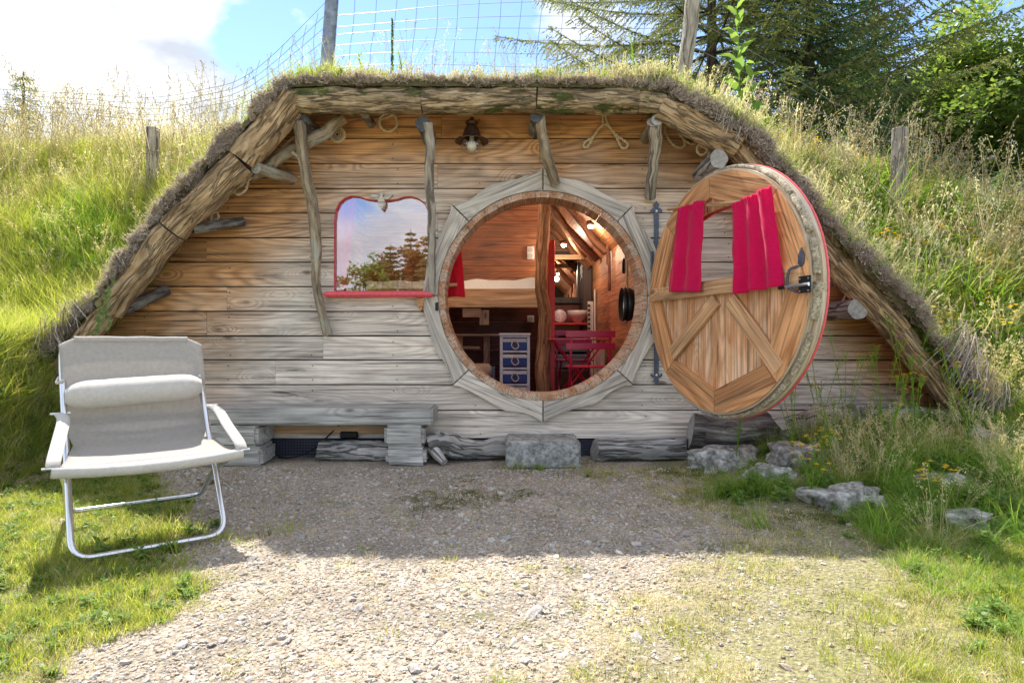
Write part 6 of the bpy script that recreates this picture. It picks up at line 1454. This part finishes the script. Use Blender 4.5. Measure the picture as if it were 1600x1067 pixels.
def conifer(loc, h, cr, label, mat=M_spr, whorls=26, name='spruce_tree', group='conifers behind the roof', seed=0, droop=.35, zlow=.02, twig=.16, needle=.035, asp=.20, dens=1.0, trunk_r=.14, az=None, cones=False, hang=.8):
    r_ = random.Random(seed); t_ = thing(name, label, 'tree', group, loc=loc); mb = MB(); limb(mb, (0, 0, -.4), (0, 0, h), trunk_r, .02, 10, .02, seed, 16)
    Vs, As, Bs = [], [], []; cone = MB()
    for w_ in range(whorls):
        t = zlow+(1-zlow)*(w_+r_.random()*.5)/whorls; ln0 = cr*(1-t)**.75+.12; nb = 7
        for b_ in range(nb):
            an = b_*6.283/nb+w_*.7+r_.uniform(-.3, .3)
            if az and not (math.cos(an-az[0]) > az[1]): continue
            ln = ln0*r_.uniform(.75, 1.12); d = Vector((math.cos(an), math.sin(an), 0)); z = h*t
            pts = [Vector((0, 0, z))+d*ln*s+Vector((0, 0, -droop*ln*(s-.35*s*s*1.6)+.10*ln*s*s)) for s in np.linspace(0, 1, 9)]
            mb.tube(pts, np.linspace(.028*(1-t)+.010, .004, 9), 5, cap=False)
            nt_ = max(6, int(ln/.055*dens)); sd = Vector((-d.y, d.x, 0))
            for k in range(nt_):
                s = .12+.88*(k+r_.random())/nt_; i = min(7, int(s*8)); u = s*8-i; p0 = pts[i].lerp(pts[i+1], u); sg = 1 if k % 2 else -1
                tl = (twig+.35*ln*.3)*(1.15-s*.75)*r_.uniform(.7, 1.2); td = (d*.55+sd*sg*r_.uniform(.5, 1.1)+Vector((0, 0, -hang*r_.uniform(.2, 1.0)))).normalized(); m_ = max(4, int(tl/needle*2.0))
                for j in range(m_):
                    v = (j+.5)/m_; c = p0+td*tl*v+Vector((0, 0, -.12*tl*v*v)); nd = (td*.8+Vector((r_.gauss(0, .5), r_.gauss(0, .5), r_.gauss(0, .4)))).normalized(); ns = nd.cross(Vector((r_.gauss(0, 1), r_.gauss(0, 1), r_.gauss(0, 1)))).normalized()
                    Vs.append(c); As.append(nd*needle*(1.1-.4*v)); Bs.append(ns*needle*asp)
            if cones and t > .2:
                for _ in range(2):
                    q = pts[r_.randint(5, 8)]; cone.tube([q+Vector((.02, 0, -.01)), q+Vector((.02, 0, -.05)), q+Vector((.02, 0, -.11))], [.012, .020, .008], 6)
    mb.build('trunk', M_trunk, t_, smooth=True)
    c, a, b_ = (np.array([tuple(q) for q in z]) for z in (Vs, As, Bs)); V = np.stack([c-a, c+b_-a*.1, c+a, c-b_-a*.1], 1).reshape(-1, 3); F = np.arange(len(V), dtype=np.int32).reshape(-1, 4)
    me = fast_mesh('crown', V, F, mat); at_ = me.attributes.new('shade', 'FLOAT', 'POINT'); at_.data.foreach_set('value', np.repeat(rng.uniform(0, .99, len(c)), 4).astype(np.float32)); link('crown', me, t_)
    if cones: o = cone.build('cones', simple('red_brown_cone', (.20, .06, .035), .8), t_, smooth=True); o['kind'] = 'stuff'
    return t_, len(c)
def tb_(px, y, dz=0): X = P(px, 0, y).x; return (X, y, float(Th(X, y))+dz)
conifer(tb_(1112, 7.0), 10.5, 5.6, 'spruce with a brown trunk and long limbs reaching left over the roof', mat=M_ced, whorls=22, seed=3, droop=.16, twig=.10, needle=.05, dens=1.7, zlow=.14, hang=.75)
conifer(tb_(1262, 6.2), 8.0, 2.3, 'dark blue green spruce with hanging shoots right of the roof', whorls=30, seed=5, droop=.35, twig=.20, needle=.055, hang=1.5, dens=1.5)
conifer(tb_(1365, 8.6), 8.2, 2.9, 'green spruce with red brown cones beside the broad leaved trees', whorls=30, seed=8, droop=.28, twig=.15, needle=.055, dens=1.4, cones=True)
# nearer cedar limbs over the roof come from the first spruce; small dark conifer on the far left
conifer((-12.6, 11, 2.6), 5.2, 1.25, 'small dark fir tip showing over the far left crest', whorls=20, seed=9, droop=.15, needle=.05, dens=.5)
broadleaf(tb_(1480, 9.5), 7.2, 3.0, 'tall open broad leaved tree with dark forked branches against the sky', seed=11, leaves=62000, size=.055, n_l=24)
broadleaf(tb_(1405, 12.0), 8.5, 3.0, 'broad leaved tree between the spruces and the open tree', seed=21, leaves=40000, size=.075, n_l=24)
broadleaf(tb_(1600, 8.0), 7.0, 2.7, 'broad leaved tree at the right edge of the picture', seed=12, leaves=56000, size=.055, n_l=24)
broadleaf(tb_(1440, 6.6, -.5), 3.6, 1.5, 'dense dark green bush below the broad leaved trees', mat=M_leafd, seed=13, leaves=40000, size=.05, n_l=20, trunk_r=.09, name='bush', zlow=.05, group='bushes behind the right hillside')
broadleaf(tb_(1545, 6.3, -.5), 3.4, 1.4, 'dark shaded bush behind the dry weeds at the right', mat=M_leafd, seed=14, leaves=36000, size=.05, n_l=20, trunk_r=.08, name='bush', zlow=.05, group='bushes behind the right hillside')
broadleaf(tb_(1340, 6.0, -.5), 2.7, 1.3, 'low dark bush under the two spruces', mat=M_leafd, seed=15, leaves=16000, size=.045, n_l=12, trunk_r=.08, name='bush', zlow=.05, group='bushes behind the right hillside')
broadleaf(tb_(1592, 4.2, -.3), 2.1, .95, 'light yellow green bush at the right edge above the dry grass', mat=M_bush, seed=16, leaves=15000, size=.030, n_l=14, trunk_r=.05, name='bush', zlow=.02, group='bushes behind the right hillside')
# wood opposite the cabin, mirrored in the window
def BT(i, x, y, h, kind):
    lbl = ['young conifer', 'broad leaved tree', 'reddish leaved tree', 'light green shrub'][kind]+' opposite, mirrored in the window, '+['just beyond its left edge', 'low at its left edge', 'low left of its middle', 'the higher one left of its middle', 'near its middle', 'right of its middle', 'at its right edge', 'the lower pointed one right of its middle', 'the tallest pointed one', 'at its right edge', 'low left of its middle', 'low near its middle', 'beyond its right edge'][i]
    if kind == 0: conifer((x, y, 0), h, h*.22, lbl, mat=M_ced, whorls=22, seed=40+i, needle=.12, dens=.25, twig=.35, asp=.35, group='wood opposite the cabin', droop=.1, hang=.3)
    else: broadleaf((x, y, 0), h, h*.34, lbl, mat=[None, M_leaf, M_autumn, M_bush][kind], seed=40+i, leaves=7000, size=.16, n_l=14, group='wood opposite the cabin', zlow=.08)
for i, a_ in enumerate([(-16.2, -42, 10.5, 0), (-13.6, -42, 2.4, 1), (-12.0, -41, 5.2, 2), (-10.9, -40, 6.4, 1), (-9.6, -40, 7.6, 1), (-8.3, -41, 8.0, 1), (-6.6, -40, 8.8, 2), (-8.6, -38, 7.8, 0), (-7.4, -39, 9.0, 0), (-5.8, -37, 8.2, 0), (-9.6, -33, 3.2, 3), (-7.8, -33, 2.8, 3), (-3.6, -38, 9.0, 1)]): BT(i, *a_)
